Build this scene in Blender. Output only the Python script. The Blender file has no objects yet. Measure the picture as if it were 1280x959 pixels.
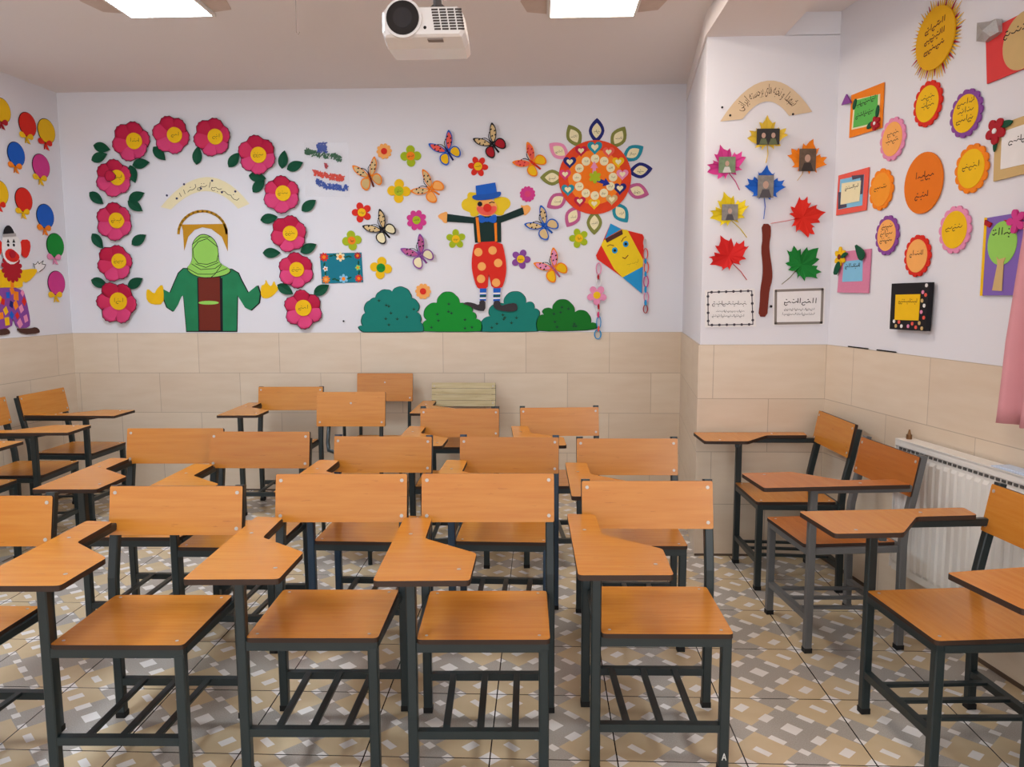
import bpy, bmesh, math, random
from mathutils import Vector, Matrix

# ------------------------------------------------------------------ camera, light, exposure
SC = bpy.context.scene
COL = SC.collection
PI = math.pi
F_PX, PITCH, YAW, ROLL, CAM_H = 985.39, 0.114486, -0.038944, -0.003820, 1.4568
fw = Vector((math.sin(YAW)*math.cos(PITCH), math.cos(YAW)*math.cos(PITCH), -math.sin(PITCH)))
r0 = fw.cross(Vector((0, 0, 1))).normalized(); u0 = r0.cross(fw)
rt = math.cos(ROLL)*r0 + math.sin(ROLL)*u0
up = -math.sin(ROLL)*r0 + math.cos(ROLL)*u0
EYE = Vector((0, 0, CAM_H))
cam = bpy.data.cameras.new('camera'); camo = bpy.data.objects.new('camera', cam); COL.objects.link(camo)
cam.sensor_width = 36; cam.sensor_fit = 'HORIZONTAL'; cam.lens = F_PX/1280*36; cam.clip_start = 0.05
camo.matrix_world = Matrix(((rt.x, up.x, -fw.x, EYE.x), (rt.y, up.y, -fw.y, EYE.y), (rt.z, up.z, -fw.z, EYE.z), (0, 0, 0, 1)))
SC.camera = camo
SC.view_settings.view_transform = 'Standard'; SC.view_settings.look = 'None'
SC.view_settings.gamma = 1; SC.view_settings.use_curve_mapping = False
SC.view_settings.exposure = 0.68
PANEL_STRENGTH = 17.0
world = bpy.data.worlds.new('world'); SC.world = world; world.use_nodes = True
bgn = world.node_tree.nodes['Background']; bgn.inputs[0].default_value = (0.96, 0.97, 1.0, 1); bgn.inputs[1].default_value = 1.15
# daylight from the windows on the right, behind the camera
def area(name, loc, target, sx, sy, power, colr):
    l = bpy.data.lights.new(name, 'AREA'); l.shape = 'RECTANGLE'; l.size = sx; l.size_y = sy; l.energy = power; l.color = colr
    o = bpy.data.objects.new(name, l); COL.objects.link(o); o.location = loc
    o.rotation_euler = (Vector(target)-Vector(loc)).to_track_quat('-Z', 'Y').to_euler()
    return o
area('window_daylight', (2.2, -0.6, 1.7), (-0.6, 3.0, 1.1), 1.6, 1.4, 22, (1.0, 0.95, 0.90))

def ray(px, py): return fw + rt*((px-640)/F_PX) - up*((py-479.5)/F_PX)

# ------------------------------------------------------------------ materials
def lin(c):
    return tuple(((v/255)/12.92 if v/255 <= 0.04045 else (((v/255)+0.055)/1.055)**2.4) for v in c)
MATS = {}
def mat(name, c, rough=0.6, metal=0.0, noise=0.0, nscale=30.0, spec=0.35, coat=0.0):
    if name in MATS: return MATS[name]
    m = bpy.data.materials.new(name); m.use_nodes = True; nt = m.node_tree; b = nt.nodes['Principled BSDF']
    L = lin(c); b.inputs['Base Color'].default_value = (*L, 1)
    b.inputs['Roughness'].default_value = rough; b.inputs['Metallic'].default_value = metal
    b.inputs['Specular IOR Level'].default_value = spec
    if coat: b.inputs['Coat Weight'].default_value = coat; b.inputs['Coat Roughness'].default_value = 0.15
    if noise:
        tc = nt.nodes.new('ShaderNodeTexCoord'); n = nt.nodes.new('ShaderNodeTexNoise'); n.inputs['Scale'].default_value = nscale
        n.inputs['Detail'].default_value = 4
        mx = nt.nodes.new('ShaderNodeMix'); mx.data_type = 'RGBA'
        mx.inputs['A'].default_value = (*[v*(1-noise) for v in L], 1); mx.inputs['B'].default_value = (*[min(1, v*(1+noise)) for v in L], 1)
        nt.links.new(tc.outputs['Object'], n.inputs['Vector']); nt.links.new(n.outputs['Fac'], mx.inputs['Factor'])
        nt.links.new(mx.outputs['Result'], b.inputs['Base Color'])
    MATS[name] = m; return m

class NT:
    """small helper for math-node graphs"""
    def __init__(s, m): s.nt = m.node_tree
    def math(s, op, a, b=None, c=None):
        n = s.nt.nodes.new('ShaderNodeMath'); n.operation = op
        for i, v in enumerate((a, b, c)):
            if v is None: continue
            if isinstance(v, (int, float)): n.inputs[i].default_value = v
            else: s.nt.links.new(v, n.inputs[i])
        return n.outputs[0]
    def mix(s, f, a, b):
        n = s.nt.nodes.new('ShaderNodeMix'); n.data_type = 'RGBA'
        for k, v in (('Factor', f), ('A', a), ('B', b)):
            if isinstance(v, (int, float)): n.inputs[k].default_value = v
            elif isinstance(v, tuple): n.inputs[k].default_value = (*v, 1)
            else: s.nt.links.new(v, n.inputs[k])
        return n.outputs['Result']
    def noise(s, vec, scale, detail=3):
        n = s.nt.nodes.new('ShaderNodeTexNoise'); n.inputs['Scale'].default_value = scale; n.inputs['Detail'].default_value = detail
        s.nt.links.new(vec, n.inputs['Vector']); return n.outputs['Fac']

def floor_mat():
    m = bpy.data.materials.new('patterned_tile'); m.use_nodes = True; g = NT(m); nt = m.node_tree; b = nt.nodes['Principled BSDF']
    geo = nt.nodes.new('ShaderNodeNewGeometry'); sp = nt.nodes.new('ShaderNodeSeparateXYZ'); nt.links.new(geo.outputs['Position'], sp.inputs[0])
    U = g.math('DIVIDE', g.math('SUBTRACT', sp.outputs['X'], 1.0352), 0.40)
    V = g.math('DIVIDE', g.math('SUBTRACT', sp.outputs['Y'], 3.5265), 0.40)
    P = g.math('MULTIPLY', g.math('ADD', U, V), 3.0); Q = g.math('MULTIPLY', g.math('SUBTRACT', U, V), 3.0)
    p = g.math('ROUND', P); q = g.math('ROUND', Q)
    da = g.math('ABSOLUTE', g.math('SUBTRACT', P, p)); db = g.math('ABSOLUTE', g.math('SUBTRACT', Q, q))
    def third(v):   # 1 where v is a multiple of 3
        return g.math('LESS_THAN', g.math('ABSOLUTE', g.math('SUBTRACT', g.math('DIVIDE', v, 3.0), g.math('ROUND', g.math('DIVIDE', v, 3.0)))), 0.1)
    wa = g.math('MULTIPLY_ADD', third(p), 0.13, 0.135); wb = g.math('MULTIPLY_ADD', third(q), 0.12, 0.18)
    white = g.math('MULTIPLY', g.math('LESS_THAN', da, wa), g.math('LESS_THAN', db, wb))
    # tan crosses around the tile corners, grey stone between them
    du = g.math('SUBTRACT', U, g.math('ROUND', U)); dv = g.math('SUBTRACT', V, g.math('ROUND', V))
    aP = g.math('ABSOLUTE', g.math('MULTIPLY', g.math('ADD', du, dv), 3.0)); aQ = g.math('ABSOLUTE', g.math('MULTIPLY', g.math('SUBTRACT', du, dv), 3.0))
    tanm = g.math('MULTIPLY', g.math('LESS_THAN', g.math('MAXIMUM', aP, aQ), 1.9), g.math('LESS_THAN', g.math('MINIMUM', aP, aQ), 0.82))
    grey = g.math('SUBTRACT', 1.0, tanm)
    n1 = g.noise(geo.outputs['Position'], 260, 2); n2 = g.noise(geo.outputs['Position'], 9, 2)
    tan = g.mix(n2, lin((200, 176, 140)), lin((216, 194, 160)))
    gry = g.mix(n1, lin((148, 140, 132)), lin((198, 190, 180)))
    base = g.mix(grey, tan, gry)
    base = g.mix(white, base, lin((236, 230, 225)))
    fu = g.math('ABSOLUTE', g.math('SUBTRACT', g.math('FRACT', U), 0.5)); fv = g.math('ABSOLUTE', g.math('SUBTRACT', g.math('FRACT', V), 0.5))
    grout = g.math('GREATER_THAN', g.math('MAXIMUM', fu, fv), 0.4945)
    base = g.mix(grout, base, lin((38, 32, 30)))
    nt.links.new(base, b.inputs['Base Color']); b.inputs['Roughness'].default_value = 0.22; b.inputs['Specular IOR Level'].default_value = 0.55
    return m

def wainscot_mat():
    m = bpy.data.materials.new('beige_wall_tile'); m.use_nodes = True; g = NT(m); nt = m.node_tree; b = nt.nodes['Principled BSDF']
    uv = nt.nodes.new('ShaderNodeUVMap')
    br = nt.nodes.new('ShaderNodeTexBrick'); nt.links.new(uv.outputs[0], br.inputs['Vector'])
    br.inputs['Scale'].default_value = 1; br.inputs['Brick Width'].default_value = 0.6; br.inputs['Row Height'].default_value = 0.2937
    br.inputs['Mortar Size'].default_value = 0.0022; br.inputs['Mortar Smooth'].default_value = 0.3; br.offset = 0.5
    br.inputs['Color1'].default_value = (*lin((226, 210, 190)), 1); br.inputs['Color2'].default_value = (*lin((219, 201, 180)), 1)
    br.inputs['Mortar'].default_value = (*lin((186, 168, 148)), 1)
    mp = nt.nodes.new('ShaderNodeMapping'); mp.inputs['Scale'].default_value = (1.2, 6, 1); nt.links.new(uv.outputs[0], mp.inputs['Vector'])
    n = g.noise(mp.outputs[0], 3.0, 6)
    dk = g.mix(n, lin((238, 230, 220)), lin((255, 255, 255)))
    mx = nt.nodes.new('ShaderNodeMix'); mx.data_type = 'RGBA'; mx.blend_type = 'MULTIPLY'; mx.inputs['Factor'].default_value = 1
    nt.links.new(br.outputs['Color'], mx.inputs['A']); nt.links.new(dk, mx.inputs['B'])
    nt.links.new(mx.outputs['Result'], b.inputs['Base Color']); b.inputs['Roughness'].default_value = 0.38
    return m

def wood_mat(name, c1, c2, dark, rough=0.3, plank=0.0):
    m = bpy.data.materials.new(name); m.use_nodes = True; g = NT(m); nt = m.node_tree; b = nt.nodes['Principled BSDF']
    tc = nt.nodes.new('ShaderNodeTexCoord'); oi = nt.nodes.new('ShaderNodeObjectInfo')
    mp = nt.nodes.new('ShaderNodeMapping'); mp.inputs['Scale'].default_value = (3.0, 42, 42)
    ad = nt.nodes.new('ShaderNodeVectorMath'); ad.operation = 'ADD'
    cmb = nt.nodes.new('ShaderNodeCombineXYZ'); r9 = g.math('MULTIPLY', oi.outputs['Random'], 9.0)
    for i in range(3): nt.links.new(r9, cmb.inputs[i])
    nt.links.new(tc.outputs['Object'], ad.inputs[0]); nt.links.new(cmb.outputs[0], ad.inputs[1]); nt.links.new(ad.outputs[0], mp.inputs['Vector'])
    n = g.noise(mp.outputs[0], 1.6, 5)
    mp2 = nt.nodes.new('ShaderNodeMapping'); mp2.inputs['Scale'].default_value = (14, 120, 120); nt.links.new(ad.outputs[0], mp2.inputs['Vector'])
    n2 = g.noise(mp2.outputs[0], 1.0, 3)
    base = g.mix(g.math('MULTIPLY', g.math('SUBTRACT', n, 0.25), 1.8), lin(c1), lin(c2))
    kn = g.math('GREATER_THAN', n2, 0.70)
    base = g.mix(g.math('MULTIPLY', kn, 0.35), base, lin(dark))
    base2 = g.mix(g.math('MULTIPLY', oi.outputs['Random'], 0.28), base, lin(dark))
    nt.links.new(base2, b.inputs['Base Color']); b.inputs['Roughness'].default_value = rough; b.inputs['Specular IOR Level'].default_value = 0.45
    return m

M_WALL = mat('white_plaster', (224, 222, 227), 0.75, noise=0.015, nscale=3)
M_CEIL = mat('ceiling_plaster', (228, 220, 217), 0.85, noise=0.015, nscale=2)
M_TILE = wainscot_mat(); M_FLOOR = floor_mat()
M_WOOD = wood_mat('orange_laminate', (208, 139, 54), (193, 117, 36), (140, 76, 24), 0.25)
M_BROWN = wood_mat('reddish_brown_laminate', (194, 114, 44), (178, 96, 32), (110, 54, 16), 0.25)
M_PALE = wood_mat('weathered_pale_plywood', (205, 190, 150), (170, 150, 105), (120, 105, 70), 0.5)
M_EDGE = mat('dark_board_edge', (52, 34, 24), 0.6)
M_STEEL = mat('dark_teal_steel', (25, 37, 39), 0.38, spec=0.5)
M_BLUE = mat('dark_blue_steel', (32, 54, 74), 0.38, spec=0.5)
M_GREY = mat('grey_steel', (92, 92, 92), 0.4, spec=0.5)
M_RUB = mat('black_rubber', (18, 18, 18), 0.7)
M_SCREW = mat('silver_screw', (186, 176, 164), 0.4, 0.5)
M_INK = mat('black_ink', (30, 24, 26), 0.7)
def em(name, c, s):
    m = bpy.data.materials.new(name); m.use_nodes = True; nt = m.node_tree; b = nt.nodes['Principled BSDF']
    b.inputs['Base Color'].default_value = (.8, .8, .8, 1)
    b.inputs['Emission Color'].default_value = (*c, 1); b.inputs['Emission Strength'].default_value = s; return m
M_PAN_L = em('cool_lamp_diffuser', (0.74, 0.87, 1.0), PANEL_STRENGTH*1.5)
M_PAN_R = em('warm_lamp_diffuser', (1.0, 0.90, 0.79), PANEL_STRENGTH*.62)

# ------------------------------------------------------------------ mesh helpers
class MB:
    def __init__(s): s.v = []; s.f = []; s.m = []
    def add(s, vs, fs, mi=0):
        o = len(s.v); s.v += [tuple(v) for v in vs]; s.f += [tuple(i+o for i in f) for f in fs]; s.m += [mi]*len(fs) if not isinstance(mi, list) else mi
        return s
    def box(s, a, b, mi=0):
        (x0, y0, z0), (x1, y1, z1) = a, b
        return s.add([(x0, y0, z0), (x1, y0, z0), (x1, y1, z0), (x0, y1, z0), (x0, y0, z1), (x1, y0, z1), (x1, y1, z1), (x0, y1, z1)],
                     [(3, 2, 1, 0), (4, 5, 6, 7), (0, 1, 5, 4), (1, 2, 6, 5), (2, 3, 7, 6), (3, 0, 4, 7)], mi)
    def prism(s, pts, z0, z1, mi=0, side=None):
        """outline in xy extruded along z"""
        n = len(pts); A = sum(pts[i][0]*pts[(i+1) % n][1]-pts[(i+1) % n][0]*pts[i][1] for i in range(n))
        if A < 0: pts = list(reversed(pts))
        vs = [(x, y, z0) for x, y in pts]+[(x, y, z1) for x, y in pts]
        fs = [tuple(range(n-1, -1, -1)), tuple(range(n, 2*n))]+[(i, (i+1) % n, n+(i+1) % n, n+i) for i in range(n)]
        sd = mi if side is None else side
        return s.add(vs, fs, [sd, mi]+[sd]*n)
    def path(s, pts, w, d=None, mi=0, sides=4, upv=(1, 0, 0)):
        """tube with a rectangular (sides=4) or round section along a polyline"""
        d = d or w; P = [Vector(p) for p in pts]; n = len(P); rings = []
        for i in range(n):
            t = ((P[i]-P[i-1]).normalized() if i else Vector())+((P[i+1]-P[i]).normalized() if i < n-1 else Vector())
            t.normalize(); a = Vector(upv); a = (a-t*a.dot(t))
            if a.length < 1e-4: a = Vector((0, 0, 1))-t*t.z
            if a.length < 1e-4: a = Vector((0, 1, 0))-t*t.y
            a.normalize(); c = t.cross(a)
            if sides == 4:
                k = min(w, d)*0.12; h, e = w/2, d/2
                sec = [(h, e-k), (h-k, e), (-h+k, e), (-h, e-k), (-h, -e+k), (-h+k, -e), (h-k, -e), (h, -e+k)]
            else: sec = [(w/2*math.cos(2*PI*j/sides), w/2*math.sin(2*PI*j/sides)) for j in range(sides)]
            rings.append([P[i]+a*x+c*y for x, y in sec])
        k = len(rings[0]); vs = [v for r in rings for v in r]
        fs = [(i*k+j, i*k+(j+1) % k, (i+1)*k+(j+1) % k, (i+1)*k+j) for i in range(n-1) for j in range(k)]
        fs += [tuple(range(k-1, -1, -1)), tuple((n-1)*k+j for j in range(k))]
        return s.add(vs, fs, mi)
    def cyl(s, c, axis, r, h, seg=14, mi=0, r2=None):
        a = Vector(axis).normalized(); b = a.orthogonal().normalized(); d = a.cross(b); c = Vector(c); r2 = r if r2 is None else r2
        vs = [c+b*r*math.cos(2*PI*i/seg)+d*r*math.sin(2*PI*i/seg) for i in range(seg)]+[c+a*h+b*r2*math.cos(2*PI*i/seg)+d*r2*math.sin(2*PI*i/seg) for i in range(seg)]
        fs = [tuple(range(seg-1, -1, -1)), tuple(range(seg, 2*seg))]+[(i, (i+1) % seg, seg+(i+1) % seg, seg+i) for i in range(seg)]
        return s.add(vs, fs, mi)
    def sheet(s, rows, thick, mi=0):
        """closed thin sheet from a grid of 3D points (normal = +z side is the front)"""
        r, c = len(rows), len(rows[0]); fr = [Vector(p) for row in rows for p in row]
        bk = [p-Vector((0, 0, thick)) for p in fr]; n = r*c; fs = []
        for i in range(r-1):
            for j in range(c-1):
                a, b, d, e = i*c+j, i*c+j+1, (i+1)*c+j+1, (i+1)*c+j
                fs.append((a, b, d, e)); fs.append((n+e, n+d, n+b, n+a))
        rim = [j for j in range(c)]+[i*c+c-1 for i in range(1, r)]+[(r-1)*c+j for j in range(c-2, -1, -1)]+[i*c for i in range(r-2, 0, -1)]
        for i in range(len(rim)):
            a, b = rim[i], rim[(i+1) % len(rim)]; fs.append((b, a, n+a, n+b))
        return s.add(fr+bk, fs, mi)
    def build(s, name, mats, parent=None, loc=None, smooth=False, xf=None):
        me = bpy.data.meshes.new(name)
        vs = [xf(v) for v in s.v] if xf else s.v
        me.from_pydata(vs, [], s.f)
        for m in (mats if isinstance(mats, (list, tuple)) else [mats]): me.materials.append(m)
        for p, mi in zip(me.polygons, s.m): p.material_index = mi; p.use_smooth = smooth
        bm = bmesh.new(); bm.from_mesh(me); bmesh.ops.recalc_face_normals(bm, faces=bm.faces); bm.to_mesh(me); bm.free()
        me.update()
        o = bpy.data.objects.new(name, me); COL.objects.link(o)
        if parent: o.parent = parent
        if loc: o.location = loc
        return o

def tag(o, label=None, cat=None, group=None, kind=None):
    if label: o['label'] = label
    if cat: o['category'] = cat
    if group: o['group'] = group
    if kind: o['kind'] = kind
    return o
def empty(name, loc, rz=0.0, label=None, cat=None, group=None):
    o = bpy.data.objects.new(name, None); COL.objects.link(o); o.location = loc; o.rotation_euler = (0, 0, rz); o.empty_display_size = .1
    return tag(o, label, cat, group)
def copy_tree(o, parent=None):
    c = o.copy(); COL.objects.link(c); c.parent = parent
    for ch in list(o.children): copy_tree(ch, c)
    return c

# ------------------------------------------------------------------ walls as planes (u runs rightwards along the wall, v = height, n into the room)
class Wall:
    def __init__(s, O, u):
        s.O = Vector(O); s.u = Vector(u).normalized(); s.n = s.u.cross(Vector((0, 0, 1)))
    def pt(s, u, v, d=0.0): return s.O+s.u*u+Vector((0, 0, v))+s.n*d
    def uv(s, px, py, d=0.0):
        r = ray(px, py); t = ((s.O+s.n*d-EYE).dot(s.n))/r.dot(s.n); P = EYE+r*t
        return ((P-s.O).dot(s.u), P.z)
    def vr(s, px, py, h): return abs(s.uv(px, py-h)[1]-s.uv(px, py+h)[1])/2
YB, YP, XL, XP, XPR = 5.681, 4.295, -3.46, 0.852, 1.531
CEIL = 2.885; WS = 1.175; RA = 0.16; LA = 0.05
YR = -1.6                                    # the modelled part of the room ends behind the camera
RW = Wall((XPR, YP, 0), (math.sin(RA), -math.cos(RA), 0))
LW = Wall((XL, YB, 0), (math.sin(LA), math.cos(LA), 0))
BW = Wall((0, YB, 0), (1, 0, 0)); PW = Wall((0, YP, 0), (1, 0, 0))
XRE = XPR+(YP-YR)*math.tan(RA); XLE = XL-(YB-YR)*math.tan(LA)
XPB = 1.0                                    # where the pillar side meets the back wall

def struct(mb, name, m, **k): return tag(mb.build(name, m, **k), kind='structure')
struct(MB().box((XLE-.4, YR, -.1), (XRE+.4, YB+.15, 0)), 'floor', M_FLOOR)
struct(MB().box((XLE-.4, YR, CEIL), (XRE+.4, YB+.15, CEIL+.1)), 'ceiling', M_CEIL)
def wallslab(name, a, b, m, th=.12, z0=0, z1=CEIL, proud=0.0, uo=0.0):
    """slab whose room face runs a -> b (left to right as seen from inside)"""
    a = Vector((*a, 0)); b = Vector((*b, 0)); u = (b-a).normalized(); n = u.cross(Vector((0, 0, 1)))
    mb = MB(); A, B = a+n*proud, b+n*proud; C_, D_ = b-n*th, a-n*th
    vs = [(p.x, p.y, z) for z in (z0, z1) for p in (A, B, C_, D_)]
    mb.add(vs, [(3, 2, 1, 0), (4, 5, 6, 7), (0, 1, 5, 4), (1, 2, 6, 5), (2, 3, 7, 6), (3, 0, 4, 7)])
    o = struct(mb, name, m); me = o.data; uvl = me.uv_layers.new(name='UVMap')
    for lp in me.loops:
        c = me.vertices[lp.vertex_index].co; uvl.data[lp.index].uv = ((c-a).dot(u)+uo, c.z)
    return o
wallslab('wall_back', (XL, YB), (XPB+.05, YB), M_WALL)
wallslab('wall_left', (XLE, YR), (XL, YB), M_WALL)
wallslab('wall_right', (XPR, YP), (XRE, YR), M_WALL)
# pillar (its left side is slightly splayed) up to the beam
pm = MB(); pm.prism([(XP, YP), (XPR+.2, YP), (XPR+.2, YB+.02), (XPB, YB+.02)], 0, 2.772)
struct(pm, 'wall_pillar', M_WALL)
struct(MB().prism([(.842, YR), (1.225, YR), (1.245, YP), (1.245, YB+.02), (XPB-.005, YB+.02), (XP-.012, YP)], 2.77, CEIL), 'beam', M_CEIL)
struct(MB().prism([(1.245, YP), (XPR+.2, YP), (XPR+.2, YB), (1.245, YB)], 2.77, CEIL), 'wall_pillar', M_WALL)
# tiled wainscot
wallslab('trim_1', (XL, YB), (XPB, YB), M_TILE, th=.005, z1=WS, proud=.008, uo=.26)
wallslab('trim_2', (XLE, YR), (XL, YB), M_TILE, th=.005, z1=WS, proud=.008, uo=.1)
wallslab('trim_3', (XPR, YP), (XRE, YR), M_TILE, th=.005, z1=WS, proud=.008, uo=.33)
wallslab('trim_4', (XP-.008, YP), (XPR, YP), M_TILE, th=.005, z1=WS, proud=.008, uo=.52)
wallslab('trim_5', (XPB-.004, YB), (XP-.004, YP-.008), M_TILE, th=.004, z1=WS, proud=.006, uo=.2)
# thin dark joint at the foot of the walls
M_SKIRT = mat('skirting_joint', (92, 74, 60), 0.6)
wallslab('baseboard_right', (XPR, YP), (XRE, YR), M_SKIRT, th=.004, z1=.018, proud=.011)
wallslab('baseboard_pillar', (XP-.008, YP), (XPR, YP), M_SKIRT, th=.004, z1=.012, proud=.011)
wallslab('baseboard_back', (XL, YB), (XPB-.02, YB), M_SKIRT, th=.004, z1=.012, proud=.011)
wallslab('baseboard_left', (XLE, YR), (XL, YB), M_SKIRT, th=.004, z1=.012, proud=.011)

# ------------------------------------------------------------------ chairs
def rounded(pts, r, seg=4):
    out = []; n = len(pts)
    for i in range(n):
        p = Vector(pts[i]); a = Vector(pts[i-1])-p; b = Vector(pts[(i+1) % n])-p; rr = min(r, a.length*.4, b.length*.4)
        A = p+a.normalized()*rr; B = p+b.normalized()*rr
        for k in range(seg+1):
            t = k/seg; q = A*(1-t)**2+p*2*t*(1-t)+B*t*t; out.append((q.x, q.y))
    return out
TUBE = .030
def make_chair(label, mirror=False, steel=M_STEEL, wood=M_WOOD, back=None, legmat=None):
    t = empty('tablet_arm_chair', (0, 0, 0), 0, label, 'chair')
    sx = -1 if mirror else 1
    X = lambda v: (v[0]*sx, v[1], v[2])
    legmat = legmat or steel
    def foot(x, y): return (MB().box((x-.0158, y-.0158, 0), (x+.0158, y+.0158, .020)))
    for nm, pts in (('front', [(-.212, .02, .004), (-.212, .02, .684)]), ('front', [(.178, .02, .004), (.178, .02, .412)]),
                    ('rear', [(-.213, .406, .004), (-.213, .400, .44), (-.213, .404, .50), (-.213, .418, .57), (-.213, .4375, .66), (-.213, .466, .806)]),
                    ('rear', [(.213, .406, .004), (.213, .400, .44), (.213, .404, .50), (.213, .418, .57), (.213, .4375, .66), (.213, .466, .806)])):
        l = MB().path(pts, TUBE, mi=0).build('leg', legmat, t, xf=X)
        foot(*pts[0][:2]).build('rubber_foot', M_RUB, l, xf=X)
    fr = MB()
    fr.box((-.197, .006, .404), (.192, .034, .434)); fr.box((-.198, .385, .404), (.198, .413, .434))
    fr.path([(-.197, .03, .419), (-.197, .39, .419)], .028); fr.path([(.180, .03, .419), (.196, .39, .419)], .028)
    fr.build('seat_frame', steel, t, xf=X)
    rk = MB(); rk.box((-.198, .008, .131), (.165, .033, .156)); rk.box((-.199, .392, .118), (.199, .417, .143))
    for k in (-.115, -.012, .092): rk.path([(k, .03, .150), (k*1.06, .395, .138)], .022, .012, upv=(1, 0, 0))
    rk.build('foot_rack', steel, t, xf=X)
    seat = rounded([(-.196, 0), (.196, 0), (.200, .383), (-.197, .383)], .016)
    st = MB().prism(seat, .432, .4465, 0, 1).build('seat', [wood, M_EDGE], t, xf=X)
    sc = MB()
    for q in ((-.17, .03), (.165, .03), (-.17, .36), (.17, .36)): sc.cyl((q[0], q[1], .4462), (0, 0, 1), .005, .0010, 8)
    sc.build('screw', M_SCREW, st, xf=X)
    # backrest board, leaning; local board frame
    tilt = math.atan2(.030, .162)
    bmat = Matrix.Translation((0, .414, .66)) @ Matrix.Rotation(PI/2-tilt, 4, 'X')
    o = MB()
    if back is None:
        o.prism(rounded([(-.227, 0), (.227, 0), (.227, .165), (-.227, .165)], .006, 3), -.016, 0, 0, 1)
    else:
        for k in range(4): o.prism([(-.227, k*.0425), (.227, k*.0425), (.227, k*.0425+.040), (-.227, k*.0425+.040)], -.016, 0, 0, 1)
    W_ = lambda v: X(tuple(bmat @ Vector((v[0], v[1], v[2]))))
    # after the rotation the prism's +z side faces the sitter (-y)
    b = o.build('backrest', [back or wood, M_EDGE], t, xf=W_)
    for ax in (-.209, .209):
        for ay in (.022, .143): MB().cyl((ax, ay, -.0005), (0, 0, 1), .0062, .0026, 10).build('screw', M_SCREW, b, xf=W_)
    brd = rounded([(-.281, .385), (-.186, .372), (-.184, .155), (-.018, .013), (-.025, -.206), (-.281, -.209)], .014)
    w = MB().prism(brd, .688, .704, 0, 1).build('writing_board', [wood, M_EDGE], t, xf=X)
    sc = MB()
    for q in ((-.235, .20), (-.06, -.12)): sc.cyl((q[0], q[1], .7037), (0, 0, 1), .006, .0010, 8)
    sc.build('screw', M_SCREW, w, xf=X)
    br = MB(); br.path([(-.213, .435, .672), (-.213, .02, .674)], .026, .026); br.path([(-.213, .02, .676), (-.06, -.03, .676)], .024, .024, upv=(0, 0, 1))
    br.build('board_bracket', steel, t, xf=X)
    return t
CH = {'F1': (-1.235, 2.137, 0.025, -0.015), 'F2': (-0.681, 2.201, 0.029, 0.015), 'F3': (-0.173, 2.205, 0.033, 0.018), 'F4': (0.373, 2.26, 0.02, -0.018), 'F0': (-1.829, 2.026, 0.019, -0.023), 'M1': (-1.711, 3.139, 0.02, 0.01), 'M2': (-1.272, 3.018, 0.005, 0.017), 'M3': (-0.743, 3.108, -0.02, -0.02), 'M4': (-0.161, 3.119, -0.019, -0.023), 'M5': (0.387, 3.083, 0.012, -0.021), 'B1': (-1.759, 5.0, 0.027, -0.016), 'B4': (-0.56, 5.1, 0.0, 0.0), 'B5': (-0.474, 4.036, 0.006, -0.026), 'B6': (0.13, 4.065, 0.073, -0.023), 'R1': (1.031, 3.965, -1.542, 0.008), 'R2': (1.032, 3.316, -1.46, -0.021), 'R3': (1.122, 2.431, -1.461, -0.021), 'R4': (1.35, 1.863, -1.36, 0.0), 'L1': (-2.87, 5.047, 1.54, -0.002), 'L2': (-2.822, 4.438, 1.614, 0.018), 'L3': (-2.887, 3.948, 1.564, 0.0)}
LAB = {
 'F0': 'tablet-arm chair cut off by the left picture edge, nearest row facing the viewer',
 'F1': 'nearest-row tablet-arm chair at left whose writing board reaches the left picture edge',
 'F2': 'nearest-row tablet-arm chair, second full one from the left, with chipped writing board edge',
 'F3': 'nearest-row tablet-arm chair in the middle, third full one from the left',
 'F4': 'nearest-row tablet-arm chair with a white letter on its leg, right end of the row',
 'M1': 'second-row tablet-arm chair at the left end, its backrest overlapped by its neighbour',
 'M2': 'second-row tablet-arm chair whose backrest overlaps the one left of it',
 'M3': 'second-row tablet-arm chair with dark blue front legs, behind the second nearest-row chair',
 'M4': 'second-row tablet-arm chair with bluish legs, directly behind the middle nearest-row chair',
 'M5': 'second-row tablet-arm chair at the right end, below the kite',
 'B1': 'tablet-arm chair by the tiled back wall under the veiled paper figure',
 'B4': 'chair with a pale weathered slatted backrest against the back wall',
 'B5': 'third-row tablet-arm chair just in front of the pale weathered backrest',
 'B6': 'third-row tablet-arm chair below the red-trousered paper clown, right end of its row',
 'R1': 'tablet-arm chair beside the pillar with its back to the right wall, farthest of that row',
 'R2': 'grey-framed left-handed tablet-arm chair with its back to the radiator',
 'R3': 'dark-framed tablet-arm chair in front of the radiator, seat fully seen, nearest of that row',
 'R4': 'tablet-arm chair at the right picture edge of which only the writing board shows',
 'L1': 'tablet-arm chair along the left wall, farthest back in the corner',
 'L2': 'tablet-arm chair along the left wall, middle one, just in front of the corner chair',
 'L3': 'tablet-arm chair along the left wall, cut by the left picture edge, nearest of that row'}
GRP = {'F': 'front row of tablet-arm chairs', 'M': 'second row of tablet-arm chairs', 'B': 'tablet-arm chairs at the back', 'R': 'tablet-arm chairs along the right wall', 'L': 'tablet-arm chairs along the left wall'}
proto = None
for k, (x, y, a, dz) in CH.items():
    if k == 'R2': c = make_chair('', mirror=True, steel=M_GREY, wood=M_BROWN)
    elif k == 'B4': c = make_chair('', back=M_PALE)
    elif k == 'M3': c = make_chair('', legmat=M_BLUE); blue = c
    elif k == 'M4': c = copy_tree(blue)
    elif proto is None: c = proto = make_chair('')
    else: c = copy_tree(proto)
    c.location = (x, y, 0); c.rotation_euler = (0, 0, a); tag(c, LAB[k], 'chair', GRP[k[0]])
    for ch in c.children:
        if ch.name.startswith('backrest'): ch.location.z = dz
    if k == 'F4': lettered = c
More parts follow.
